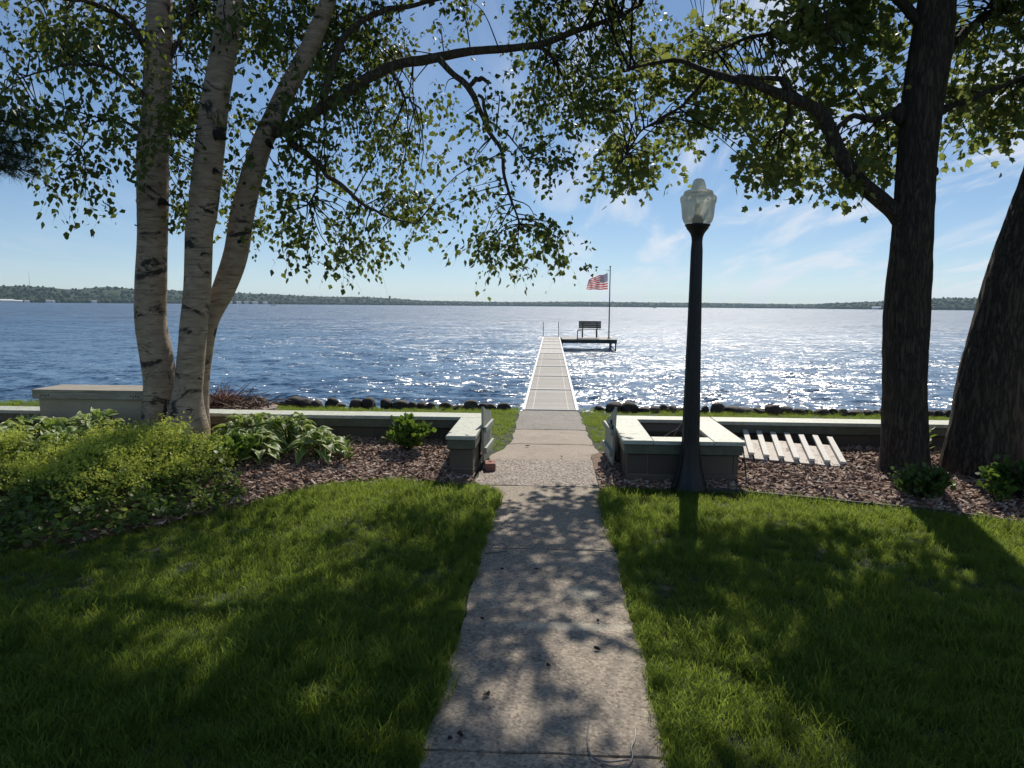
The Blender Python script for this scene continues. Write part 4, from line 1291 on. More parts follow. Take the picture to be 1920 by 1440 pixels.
def build_box_and_pit():
    r = empty("storage_box", (-4.86, 8.08, 0.1)); tag(r, "cream storage box with weathered wooden lid in front of the wall", "storage box")
    w, d, h = 1.16, .44, .56
    # body: four panels and floor, slightly tapered
    g = Geo()
    a, b = w / 2, d / 2
    k = .97
    V = [(-a * k, -b * k, -.1), (a * k, -b * k, -.1), (a * k, b * k, -.1), (-a * k, b * k, -.1), (-a, -b, h), (a, -b, h), (a, b, h), (-a, b, h)]
    g.add(V, [[3, 2, 1, 0], [0, 1, 5, 4], [1, 2, 6, 5], [2, 3, 7, 6], [3, 0, 4, 7], [4, 5, 6, 7]])
    g.build("body", M['boxpaint'], r)
    n = 4
    for i in range(n):
        y0 = -b - .045 + (d + .09) / n * i
        link("lid_board", box_mesh(w + .10, (d + .09) / n - .006, .028, .004, 'weather'), M['weather'], r, (0, y0 + (d + .09) / n / 2, h + .052))
    for q in (-1, 1):
        link("lid_skirt", box_mesh(w + .09, .022, .07, .004, 'weather'), M['weather'], r, (0, q * (b + .03), h + .002))
        link("lid_skirt", box_mesh(.022, d + .034, .07, .004, 'weather'), M['weather'], r, (q * (a + .032), 0, h + .002))
        for j in range(4):
            link("bolt_hole", box_mesh(.014, .004, .014, .002, 'dark'), M['dark'], r, (q * (a - .05 - .028 * j), -b - .0425, h + .002 + .008 * (j % 2)))
    # fire pit: ring of stones with a heap of brush on it
    C = Vector((-4.42, 10.3, 0))
    r = empty("fire_pit", C); tag(r, "round stone fire pit on the grass strip behind the wall", "fire pit")
    N = 16
    for i in range(N):
        a0, a1 = 6.283 * i / N + .012, 6.283 * (i + 1) / N - .012
        for lv in (0, 1):
            g = Geo(); V = []
            for z in (lv * .125 - .02, lv * .125 + .10):
                for rr in (.42, .64):
                    for a in (a0, (a0 + a1) / 2, a1):
                        V.append((rr * math.cos(a + .2 * lv), rr * math.sin(a + .2 * lv), z + .004 * ((i * 5) % 3)))
            g.add(V, [[6, 9, 10, 7], [7, 10, 11, 8], [3, 4, 10, 9], [4, 5, 11, 10], [1, 0, 6, 7], [2, 1, 7, 8], [0, 3, 9, 6], [5, 2, 8, 11], [0, 1, 4, 3], [1, 2, 5, 4]])
            g.build("stone", M['pit'], r)
    rg = np.random.default_rng(9)
    b = empty("brush_pile", C + Vector((0, 0, .2))); tag(b, "heap of dead sticks with a rusty brown bough on the fire pit", "brush pile")
    g = Geo()
    for i in range(330):
        a = rg.random() * 6.283; rr = .58 * math.sqrt(rg.random())
        p = np.array([rr * math.cos(a), rr * math.sin(a), .01 + .17 * (1 - rr / .62) * rg.random()])
        dr = np.array([rg.normal(), rg.normal(), rg.normal() * .28]); dr /= np.linalg.norm(dr)
        L = .15 + .4 * rg.random()
        q = p + dr * L; q[2] = max(q[2], -.05)
        m = (p + q) / 2 + rg.normal(0, .03, 3)
        g.tube(catmull([p, m, q], 5), np.linspace(.007 + .005 * rg.random(), .002, 5), 4, cap=False)
    g.build("sticks", M['brush'], b)
    g = Geo()
    for i in range(700):
        c = np.array([-.1, 0, .13]) + rg.normal(0, 1, 3) * [.14, .12, .065]
        dr = np.array([rg.normal(), rg.normal(), rg.normal() * .7 + .35]); dr /= np.linalg.norm(dr)
        s = np.cross(dr, rg.normal(size=3)); s /= np.linalg.norm(s)
        L = .06 + .1 * rg.random()
        g.add([c - s * .004, c + s * .004, c + dr * L], [[0, 1, 2]])
    g.build("needles", M['rust'], b)
    g = Geo(); g.tube(catmull([(-.42, -.1, .0), (-.42, -.1, .12), (-.37, -.1, .19), (-.25, -.1, .22)], 10), np.linspace(.014, .007, 10), 6); g.build("bent_stick", M['weather'], b)
    # stake in the grass strip
    g = Geo(); p = gp(697, 767, 0); g.tube([(p.x, p.y, -.03), (p.x + .03, p.y, .10)], [.012, .01], 6)
    tag(g.build("wooden_peg", M['weather']), "short pale peg in the grass strip behind the wall", "peg")


def build_debris():
    # cable loop on the near slab
    r = [(1104, 1355), (1101, 1385), (1106, 1412), (1122, 1428), (1150, 1437), (1176, 1436), (1186, 1420), (1184, 1402), (1190, 1388), (1192, 1368)]
    g = Geo(); C = catmull([(*gp(x, y, .009),) for x, y in r], 50); g.tube(C, np.full(50, .0035), 7)
    r2 = [(1106, 1412), (1112, 1420), (1140, 1428), (1180, 1424)]
    g2 = Geo(); g2.tube(catmull([(*gp(x, y, .012),) for x, y in r2], 24), np.full(24, .0035), 7)
    c = empty("cable", gp(1150, 1420, 0)); tag(c, "thin grey cable looped on the concrete at the bottom of the path", "cable")
    for gg in (g, g2):
        o = gg.build("strand", M['cable'], c); o.matrix_parent_inverse = c.matrix_world.inverted(); o.location = -c.location; o.matrix_parent_inverse = Matrix()
    rg = np.random.default_rng(2)
    labs = {(904, 1162): "dark curled leaf on the joint near the left edge of the path", (941, 1069): "small dark leaf in the upper shade on the path", (1006, 1068): "dark leaf in the shade at the middle of the path", (1119, 1219): "dark leaf alone on the sunlit right half of the path",
            (1029, 1250): "dark leaf next to the small pale twig on the path", (912, 1305): "dark leaf at the left border of the large path shadow", (862, 1380): "dark leaf by the lower left corner of the path", (843, 1388): "pale-rimmed leaf at the lower left edge of the path", (1122, 1166): "dark leaf on the pale worn patch of the path", (989, 837): "dark leaf on the pinkish slab near the gate", (1053, 857): "dark leaf near the joint between the gates"}
    for (x, y), lab in labs.items():
        p = gp(x, y, .008)
        g = Geo(); n = 7; s = .007 + .005 * rg.random() + (.004 if y < 900 else 0)
        V = [(s * 1.6 * math.cos(a) * (1 + .3 * rg.random()), s * math.sin(a) * (1 + .4 * rg.random()), .004 + .012 * rg.random()) for a in np.linspace(0, 6.283, n, endpoint=False)] + [(0, 0, .002)]
        g.add(V, [[i, (i + 1) % n, n] for i in range(n)])
        o = g.build("dead_leaf", M['deadleaf'], None); o.location = p; o.rotation_euler = (0, 0, rg.random() * 6)
        tag(o, lab, "dead leaf", "dead leaves on the path")
    for pts, lab in (([(1007, 1231), (1015, 1236), (1024, 1240)], "small pale twig on the sunlit part of the path"), ([(908, 1037), (930, 1036), (951, 1033)], "thin dark twig lying just below a path joint")):
        C = catmull([(*gp(x, y, .009),) for x, y in pts], 10)
        g = Geo(); g.tube(C - C[0], np.linspace(.004, .0025, 10), 5)
        o = g.build("twig", M['weather' if 'pale' in lab else 'darkwood'], None); o.location = C[0]; tag(o, lab, "twig")
    # edging strip in front of the lamp-side bed
    xs = np.linspace(1.3, 6.5, 60); g = Geo()
    C = np.stack([xs, edge_r(xs) - .015, 0 * xs + .025], 1)
    V = np.vstack([C + [0, -.006, -.06], C + [0, .006, -.06], C + [0, .006, .012], C + [0, -.006, .012]]); n = len(xs)
    q = []
    for k in range(4):
        a, b = k * n, ((k + 1) % 4) * n
        q += [[a + i, a + i + 1, b + i + 1, b + i] for i in range(n - 1)]
    g.add(V, q); tag(g.build("bed_edging", M['darkwood']), "thin edging strip between lawn and mulch below the maples", "edging")


build_walls(); build_gates(); build_pallet(); build_lamp(); build_dock(); build_bench_flag(); build_stones(); build_box_and_pit(); build_debris()

# ------------------------------------------------------------------ trees
def px_line(pts, Ys, n):
    """centre line from photograph pixels with a distance for each point; half widths in pixels become radii"""
    P = np.array([(*at(x, y, Y), w / FPX * Y) for (x, y, w), Y in zip(pts, Ys)])
    S = catmull(P, n)
    return S[:, :3], np.maximum(S[:, 3], .003)


BIRCH_LEAF = (np.array([(0, 0, 0), (-.36, .30, .05), (-.30, .52, .06), (0, 1.0, -.04), (.30, .52, .06), (.36, .30, .05)]) * [1, 1, 1],
              np.array([[0, 3, 2], [0, 2, 1], [0, 5, 4], [0, 4, 3]]))
_ml = [(0, 0), (-.30, .04), (-.50, .16), (-.40, .34), (-.56, .60), (-.26, .66), (0, 1.0), (.26, .66), (.56, .60), (.40, .34), (.50, .16), (.30, .04)]
MAPLE_LEAF = (np.array([(x, y, .16 * abs(x)) for i, (x, y) in enumerate(_ml)] + [(0, .40, -.03)]),
              np.array([[12, (i + 1) % 12, i] for i in range(12)]))
BROAD_LEAF = (np.array([(0, 0, 0), (-.42, .35, .05), (-.38, .65, .05), (0, 1.0, -.03), (.38, .65, .05), (.42, .35, .05)]), BIRCH_LEAF[1])


def orient(tip, rg, flat=None):
    """frames (n,3,3) with columns x, tip, normal"""
    tip = tip / (np.linalg.norm(tip, axis=1, keepdims=True) + 1e-9)
    r = rg.normal(size=tip.shape)
    if flat is not None: r = r * (1 - flat) + np.array([0, 0, 1.0]) * flat * 2
    nrm = r - (r * tip).sum(1, keepdims=True) * tip
    nrm /= np.linalg.norm(nrm, axis=1, keepdims=True) + 1e-9
    x = np.cross(tip, nrm)
    return np.stack([x, tip, nrm], -1)


def leaves(G, P, tip, size, tmpl, rg, flat=None):
    V, F = tmpl
    R = orient(tip, rg, flat)
    n, k = len(P), len(V)
    W = np.einsum('nij,kj->nki', R, V) * size[:, None, None] + P[:, None, :]
    G.add(W.reshape(-1, 3), (F[None] + (np.arange(n) * k)[:, None, None]).reshape(-1, 3))


def sprays(GL, GT, P0, rg, nl, length, droop, size, tmpl, bias=None, spread=.05, flat=None, twig_r=.0028):
    """drooping twigs from the points P0, each carrying nl leaves"""
    n = len(P0)
    a = rg.random(n) * 6.283
    d = np.stack([np.cos(a), np.sin(a), rg.normal(0, .35, n)], 1)
    if bias is not None: d += bias
    d /= np.linalg.norm(d, axis=1, keepdims=True)
    L = length * (0.6 + .8 * rg.random(n))
    t = (np.arange(nl) + .5) / nl
    t = np.clip(t[None] + rg.normal(0, .06, (n, nl)), 0.02, 1)
    dn = np.array([0, 0, -1.0])
    P = P0[:, None] + d[:, None] * (L[:, None] * t)[..., None] + dn * (droop * L[:, None] * t ** 2)[..., None]
    P += rg.normal(0, spread, P.shape)
    tip = d[:, None] * .5 + dn * (.35 + 1.0 * droop * t[..., None]) + rg.normal(0, .55, P.shape)
    sz = size * (0.5 + .8 * rg.random((n, nl)))
    leaves(GL, P.reshape(-1, 3), tip.reshape(-1, 3), sz.ravel(), tmpl, rg, flat)
    if GT is not None:
        tt = np.linspace(0, 1, 4)
        C = P0[:, None] + d[:, None] * (L[:, None] * tt)[..., None] + dn * (droop * L[:, None] * tt ** 2)[..., None]
        off = np.array([[1, 0, 0], [-.5, .87, 0], [-.5, -.87, 0]]) * twig_r
        V = (C[:, :, None, :] + off[None, None] * (1 - .6 * tt)[None, :, None, None]).reshape(-1, 3)
        q = []
        for s in range(3):
            for e in range(3):
                q.append([s * 3 + e, s * 3 + (e + 1) % 3, (s + 1) * 3 + (e + 1) % 3, (s + 1) * 3 + e])
        q = np.array(q)
        GT.add(V, (q[None] + (np.arange(n) * 12)[:, None, None]).reshape(-1, 4))


def in_poly(P, poly):
    x, y = P[:, 0], P[:, 1]
    c = np.zeros(len(P), bool)
    n = len(poly)
    for i in range(n):
        (x0, y0), (x1, y1) = poly[i], poly[(i + 1) % n]
        if y0 == y1: continue
        m = ((y0 > y) != (y1 > y)) & (x < (x1 - x0) * (y - y0) / (y1 - y0) + x0)
        c ^= m
    return c


def poly_points(poly, n, rg, Y0, Y1, clump=0.0, cs=60.0, seed=0):
    q = np.array(poly, float)
    lo, hi = q.min(0), q.max(0)
    out = np.zeros((0, 2))
    while len(out) < n:
        s = lo + (hi - lo) * rg.random((n * 3, 2))
        s = s[in_poly(s, poly)]
        if clump > 0:
            v = fnoise(np.column_stack([s / cs, np.zeros(len(s))]), 1.0, seed, 2)
            s = s[v + rg.normal(0, .06, len(s)) > clump]
        out = np.vstack([out, s])
    out = out[:n]
    Y = Y0 + (Y1 - Y0) * rg.random(n)
    return np.array([(*at(x, y, yy),) for (x, y), yy in zip(out, Y)])


def to_px(P):
    P = np.asarray(P) - [0, 0, CAM_H]
    R = np.array(CAM_R)
    q = P @ R
    return np.stack([960 + FPX * q[:, 0] / -q[:, 2], 720 - FPX * q[:, 1] / -q[:, 2]], 1), -q[:, 2]


def shade_xy(P):
    """where the sun puts the shadow of the points on the ground"""
    s = np.array(SUN_DIR)
    t = P[:, 2] / s[2]
    return P[:, :2] - s[None, :2] * t[:, None]


# sun flecks that reach the ground (x, y, radius) and places that stay in deep shade
LIT = [(-4.0, 6.4, 1.5), (-5.3, 6.3, 1.0), (-2.6, 7.2, 1.0), (-1.8, 6.5, .45), (-0.9, 6.5, .35), (-1.0, 5.2, .35), (-1.9, 5.4, .35), (-1.1, 4.4, .3), (1.0, 6.4, .45), (2.0, 5.9, .4), (0.75, 3.3, .55), (0.9, 2.6, .6), (0.0, 4.1, .5), (0.05, 3.5, .55), (0.15, 2.8, .5), (-.1, 4.75, .3), (3.0, 5.2, .4), (-2.4, 4.6, .45), (-1.9, 3.3, .4), (2.1, 5.0, .3)]


def open_field(g):
    """0 where the sun comes through the crowns, 1 where they are closed; one field for all trees"""
    q = np.column_stack([g[:, 0] * 1.0 + g[:, 1] * .25, g[:, 1] * 1.35 - g[:, 0] * .35, np.zeros(len(g))])
    nz = .68 * vnoise(q, 1.15, 91) + .32 * vnoise(q, 2.7, 92)
    thr = np.interp(g[:, 0], [-5, -.6, .6, 2.2, 4], [.45, .45, .49, .38, .36])
    p = np.clip((nz - thr + .02) / .05, 0, 1)
    for (x, y, r) in LIT:
        d = np.hypot(g[:, 0] - x, g[:, 1] - y)
        p *= np.clip((d - r * .7) / (r * .5), 0, 1)
    return p


def shade_keep(P, rg, base=.62, seed=77):
    g = shade_xy(P)
    p = open_field(g)
    front = np.clip((6.7 - g[:, 1]) / .4, 0, 1)                       # gate, beds and wall stand in the sun
    side = np.clip((g[:, 0] - 2.3) / .8, 0, 1) * .35
    p *= np.maximum(front, side)
    return rg.random(len(P)) < p


def fleck(c, rg, floor=.06):
    """open the crown along the sun so that its shade breaks into flecks"""
    p = np.maximum(open_field(shade_xy(c)), floor)
    return c if len(c) < 9 else c[rg.random(len(c)) < p]


def connect(GT, centres, anchors, rg, r0=.011, r1=.003, sag=.12):
    """thin branchlets from the nearest part of the limbs to each leaf cluster"""
    A = np.asarray(anchors)
    for c in centres:
        d = np.linalg.norm(A - c, axis=1) * (0.8 + .5 * rg.random(len(A)))
        a = A[int(np.argmin(d))]
        m = (a + c) / 2 + rg.normal(0, .05, 3) + np.array([0, 0, sag * np.linalg.norm(c - a)])
        GT.tube(catmull([a, m, c], 7), np.linspace(r0, r1, 7), 5, cap=False)


def scar(parent, x, y, Y, w, h, rot=0.0, off=.0):
    """an eye-shaped black branch scar on the birch bark"""
    IV, IF = ico(2)
    p = at(x, y, Y)
    nz = 1 + .5 * (fnoise(IV + x, 1.8, int(x), 2)[:, None] - .5)
    sx, sz = w / FPX * Y, h / FPX * Y
    nz = 1 + 1.1 * (fnoise(IV * 1.3 + x, 2.2, int(x), 3)[:, None] - .5)
    V = IV * nz * [sx * 1.1, .016, sz * .62]
    V[:, 2] -= sz * .75 * (np.abs(V[:, 0]) / (sx + 1e-6)) ** 1.4
    V[:, 1] += .9 * np.abs(V[:, 0]) ** 2 / max(sx, .02)
    c, s = math.cos(rot), math.sin(rot)
    V = V @ np.array([[c, 0, s], [0, 1, 0], [-s, 0, c]])
    me = mesh_np("bark_scar", V, IF, True)
    o = link("bark_scar", me, M['scar'], parent, p - parent.location)
    return o


def build_birch():
    rg = np.random.default_rng(101)
    base = Vector((-3.95, 7.75, .08))
    r = empty("birch_tree", base); tag(r, "white-barked birch with three trunks rising from the flower bed", "birch tree")
    inv = -np.array(base)

    def part(G, nm, mat, smooth=True):
        G.V = [v + inv for v in G.V]
        return G.build(nm, mat, r, smooth)
    lines = []
    tr = [
        ([(308, 880, 36), (302, 840, 31), (297, 780, 30), (300, 720, 30), (294, 670, 30), (283, 605, 28.5), (283, 541, 28.5), (286, 440, 27.5), (286, 350, 28), (287, 280, 28), (294, 190, 25), (297, 100, 25), (299, 0, 22), (303, -140, 20), (312, -300, 16), (330, -480, 11), (345, -640, 5)],
         [7.85, 7.8, 7.8, 7.8, 7.8, 7.8, 7.8, 7.8, 7.8, 7.8, 7.8, 7.8, 7.8, 7.85, 7.9, 8.0, 8.0]),
        ([(352, 885, 64), (350, 850, 50), (349, 800, 42), (351, 745, 29), (356, 693, 26), (364, 605, 25), (370, 541, 25), (373, 440, 25), (380, 400, 26), (391, 300, 27), (402, 200, 25), (419, 100, 23), (433, 0, 22), (450, -140, 19), (474, -300, 15), (500, -480, 10), (520, -620, 5)],
         [7.62, 7.62, 7.6, 7.6, 7.6, 7.6, 7.58, 7.55, 7.55, 7.5, 7.5, 7.5, 7.5, 7.5, 7.55, 7.6, 7.6]),
        ([(366, 860, 30), (368, 800, 26), (372, 745, 20), (380, 690, 15), (391, 605, 18), (420, 541, 21), (441, 480, 22.5), (455, 400, 22), (470, 340, 20), (491, 270, 19), (512, 225, 19), (537, 170, 17), (575, 100, 16), (612, 10, 14), (650, -110, 12), (700, -280, 9), (740, -430, 5)],
         [7.9, 7.92, 7.95, 7.95, 7.95, 7.95, 7.95, 7.95, 7.95, 7.95, 7.95, 8.0, 8.05, 8.1, 8.2, 8.3, 8.4]),
    ]
    for i, (p, Y) in enumerate(tr):
        C, R = px_line(p, Y, 170)
        G = Geo(); G.tube(C, R, 40, rough=.05, rscale=(3.0, 2.6), seed=i * 3 + 1)
        part(G, "trunk", M['birch'])
        lines.append(C)
    # limbs
    limbs = [
        ([(508, 248, 13), (545, 238, 12), (600, 205, 11), (650, 170, 10), (690, 145, 9.5), (740, 120, 9), (800, 108, 9), (900, 95, 7.5), (1000, 86, 6.5), (1075, 60, 5.5), (1130, 42, 4), (1200, 10, 2.5)], np.linspace(7.9, 9.2, 12)),
        ([(822, 110, 6), (850, 140, 5.5), (879, 163, 6), (894, 199, 5), (912, 236, 4.2), (939, 277, 3.5), (946, 330, 3), (957, 367, 2.4), (975, 420, 1.5)], np.linspace(8.35, 8.2, 9)),
        ([(879, 163, 4.5), (890, 152, 4.2), (901, 148, 4), (912, 153, 3), (921, 156, 1.6)], np.full(5, 8.32)),
        ([(896, 178, 3), (905, 185, 3.2), (909, 205, 3), (916, 222, 2.5), (935, 240, 2), (960, 262, 1.5), (990, 300, 1.1)], np.full(7, 8.25)),
        ([(538, 246, 7), (545, 262, 6.5), (556, 277, 6), (594, 307, 5), (627, 337, 4.3), (676, 379, 3.2), (725, 405, 2.2), (780, 420, 1.3)], np.linspace(7.85, 7.5, 8)),
        ([(606, 185, 8), (616, 150, 8), (626, 110, 7), (657, 56, 6), (710, 21, 5), (781, 8, 4), (850, -10, 3)], np.linspace(8.0, 8.4, 7)),
        ([(595, 307, 2.6), (594, 340, 2.2), (588, 370, 1.8), (575, 385, 1.2)], np.full(4, 7.78)),
        ([(730, 128, 3.6), (748, 160, 3), (762, 182, 2.4), (790, 205, 1.5)], np.linspace(8.25, 8.1, 4)),
        ([(278, 190, 6), (255, 165, 5), (215, 135, 4), (160, 120, 3), (90, 130, 2), (30, 150, 1.2)], np.linspace(7.75, 7.2, 6)),
        ([(275, 90, 7), (245, 50, 5.5), (200, 20, 4.5), (140, 0, 3.5), (60, -10, 2.5)], np.linspace(7.75, 7.0, 5)),
        ([(280, 260, 4), (262, 245, 3.4), (235, 225, 2.6), (200, 225, 2), (165, 240, 1.4), (150, 280, 1)], np.linspace(7.75, 7.3, 6)),
        ([(312, 120, 5), (335, 80, 5), (350, 40, 4), (360, -20, 4)], np.linspace(7.8, 7.9, 4)),
        ([(1005, 86, 3.5), (1025, 98, 3), (1042, 112, 2)], np.full(3, 8.85)),
        ([(300, -60, 10), (220, -150, 8), (120, -230, 6), (0, -300, 4), (-120, -340, 2)], np.linspace(7.8, 6.8, 5)),
        ([(455, -120, 10), (530, -220, 8), (640, -330, 6), (780, -420, 4), (900, -480, 2)], np.linspace(7.5, 8.6, 5)),
        ([(440, -60, 8), (420, -200, 7), (380, -340, 5), (330, -470, 3)], np.linspace(7.5, 6.3, 4)),
        ([(650, -100, 8), (760, -180, 7), (900, -230, 5), (1050, -250, 3)], np.linspace(8.2, 9.4, 4)),
    ]
    anchors = []
    G = Geo()
    for i, (p, Y) in enumerate(limbs):
        C, R = px_line(p, Y, 46)
        nz = np.stack([fnoise(np.stack([np.arange(46) * .25, np.full(46, i * 7.0 + a), np.zeros(46)], 1), 1.0, 40, 2) - .5 for a in range(3)], 1)
        env = np.sin(np.linspace(0, np.pi, 46))[:, None]
        C = C + nz * .05 * env
        G.tube(C, R, 12, rough=.08, rscale=(3, 6), seed=i + 30)
        anchors.append(C[6:])
    part(G, "limbs", M['limb'])
    anch = np.vstack(anchors + [C[95:150] for C in lines])
    # the clusters of foliage in view
    GL, GT = Geo(), Geo()
    regions = [
        ([(70, -10), (45, 60), (5, 85), (0, 190), (50, 215), (115, 258), (160, 285), (205, 280), (262, 245), (275, 150), (275, -10)], 76, 6.5, 8.3, .44),
        ([(-60, -30), (-60, 200), (10, 230), (20, 100), (60, 60), (80, -30)], 26, 6.3, 7.8, .40),
        ([(60, -20), (275, -20), (275, 130), (60, 60)], 46, 6.5, 8.4, .36),
        ([(318, -10), (318, 200), (330, 345), (360, 410), (395, 330), (400, 100), (440, -10)], 66, 7.9, 9.2, .36),
        ([(430, -10), (420, 300), (425, 350), (500, 200), (560, 110), (620, -10)], 52, 8.3, 9.8, .42),
        ([(430, 310), (405, 440), (470, 470), (540, 505), (600, 470), (560, 300), (500, 270)], 66, 7.7, 9.4, .40),
        ([(520, 280), (560, 400), (600, 490), (660, 490), (760, 500), (795, 440), (830, 425), (835, 370), (825, 300), (840, 225), (700, 180), (560, 200)], 150, 7.3, 9.6, .43),
        ([(560, -10), (540, 150), (640, 190), (740, 140), (860, 90), (855, -10)], 100, 8.5, 10.2, .44),
        ([(600, 170), (620, 280), (780, 300), (845, 215), (890, 220), (860, 130), (740, 140)], 48, 8.2, 9.6, .43),
        ([(895, 225), (875, 330), (895, 400), (910, 475), (990, 500), (1030, 460), (1040, 370), (1040, 240), (990, 185), (930, 160)], 74, 7.7, 8.9, .43),
        ([(1000, 420), (1040, 400), (1075, 420), (1085, 470), (1040, 470)], 7, 8.0, 8.5, 0),
        ([(1030, 340), (1060, 300), (1050, 240), (1020, 260)], 4, 8.0, 8.5, 0),
        ([(860, -10), (880, 85), (1000, 75), (950, 130), (1000, 200), (1060, 215), (1130, 195), (1185, 110), (1225, 50), (1240, -10)], 150, 8.8, 11.0, .42),
        ([(1040, 30), (1010, 190), (1120, 200), (1190, 100), (1190, 20)], 48, 8.8, 11.0, .40),
        ([(255, -10), (250, 150), (330, 210), (460, 190), (560, 120), (620, -10)], 9, 6.6, 7.25, .44),
        ([(255, 60), (245, 250), (330, 270), (350, 100)], 9, 6.6, 7.3, .40),
        ([(480, 110), (470, 240), (560, 250), (640, 150)], 9, 6.9, 7.6, .40),
        ([(140, 290), (165, 290), (160, 380), (150, 385)], 4, 7.1, 7.4, 0), ([(85, 300), (135, 285), (135, 330), (90, 340)], 5, 7.0, 7.5, 0),
        ([(322, 330), (345, 340), (350, 400), (330, 390)], 5, 7.9, 8.2, 0),
    ]
    for i, (poly, n, Y0, Y1, cl) in enumerate(regions):
        c = poly_points(poly, max(3, int(n * .80)), rg, Y0, Y1, cl + .025, 55, i + 2)
        lake = Y1 > 10.5
        c = fleck(c, rg, .34 if lake else .13)
        connect(GT, c, anch, rg, .008, .0025, .10)
        k = 8
        P = np.repeat(c, k, 0) + rg.normal(0, 1, (len(c) * k, 3)) * [.13, .19, .12]
        sprays(GL, GT, P, rg, 6, .22, .9, .068, BIRCH_LEAF, spread=.022, twig_r=.0014)
    # foliage of the crown above the picture: it shades the lawn
    c = np.array([(-3.6, 8.4, 7.6)]) + (lambda u: u / np.linalg.norm(u, axis=1, keepdims=True) * (rg.random((len(u), 1)) ** .33))(rg.normal(size=(2600, 3))) * [4.6, 3.0, 2.9]
    c2 = np.array([(-0.6, 9.2, 6.7)]) + (lambda u: u / np.linalg.norm(u, axis=1, keepdims=True) * (rg.random((len(u), 1)) ** .33))(rg.normal(size=(1000, 3))) * [2.6, 2.0, 1.5]
    c = np.vstack([c, c2])
    q, dep = to_px(c)
    c = c[(q[:, 1] < -45) | (q[:, 0] < -90)]
    c = c[(fnoise(c, .9, 55, 2) > .46)]
    c = c[shade_keep(c, rg, .50)]
    connect(GT, c[::2], anch, rg, .014, .004, .06)
    P = np.repeat(c, 9, 0) + rg.normal(0, .17, (len(c) * 9, 3))
    sprays(GL, None, P, rg, 5, .24, .6, .085, BIRCH_LEAF, spread=.05)
    part(GT, "twigs", M['twig'])
    o = part(GL, "crown", M['birchleaf'], False)
    # black scars on the white bark
    for (x, y, Y, w, h, a) in ((302, 376, 7.64, 13, 12, 0), (379, 388, 7.42, 19, 13, 0), (402, 250, 7.37, 13, 19, .4), (374, 262, 7.38, 8, 20, -.3), (424, 30, 7.39, 17, 8, 0), (437, 52, 7.39, 4, 22, .1), (402, 90, 7.38, 7, 14, -.3), (500, 264, 7.86, 15, 10, -.5), (452, 385, 7.83, 15, 7, .5),
                               (446, 452, 7.83, 16, 9, .7), (290, 215, 7.68, 16, 8, 0), (355, 455, 7.45, 8, 14, .4), (374, 708, 7.47, 4, 4, 0), (352, 768, 7.43, 9, 2, 0), (287, 752, 7.63, 12, 2.5, 0), (402, 318, 7.38, 7, 8, .2), (380, 475, 7.42, 9, 3, .3)):
        scar(r, x, y, Y + .012, w * .9, h * .9, a)
    for (x0, y0, x1, y1, Y) in ((312, 745, 298, 840, 7.52),):
        a, b = np.array(at(x0, y0, Y)), np.array(at(x1, y1, Y))
        G = Geo(); G.tube(catmull([a, (a + b) / 2 + [.012, 0, 0], b], 16), np.full(16, .022) * np.sin(np.linspace(.25, 2.9, 16)), 9, rough=.8, rscale=(3, 45), seed=5)
        part(G, "bark_crevice", M['scar'])


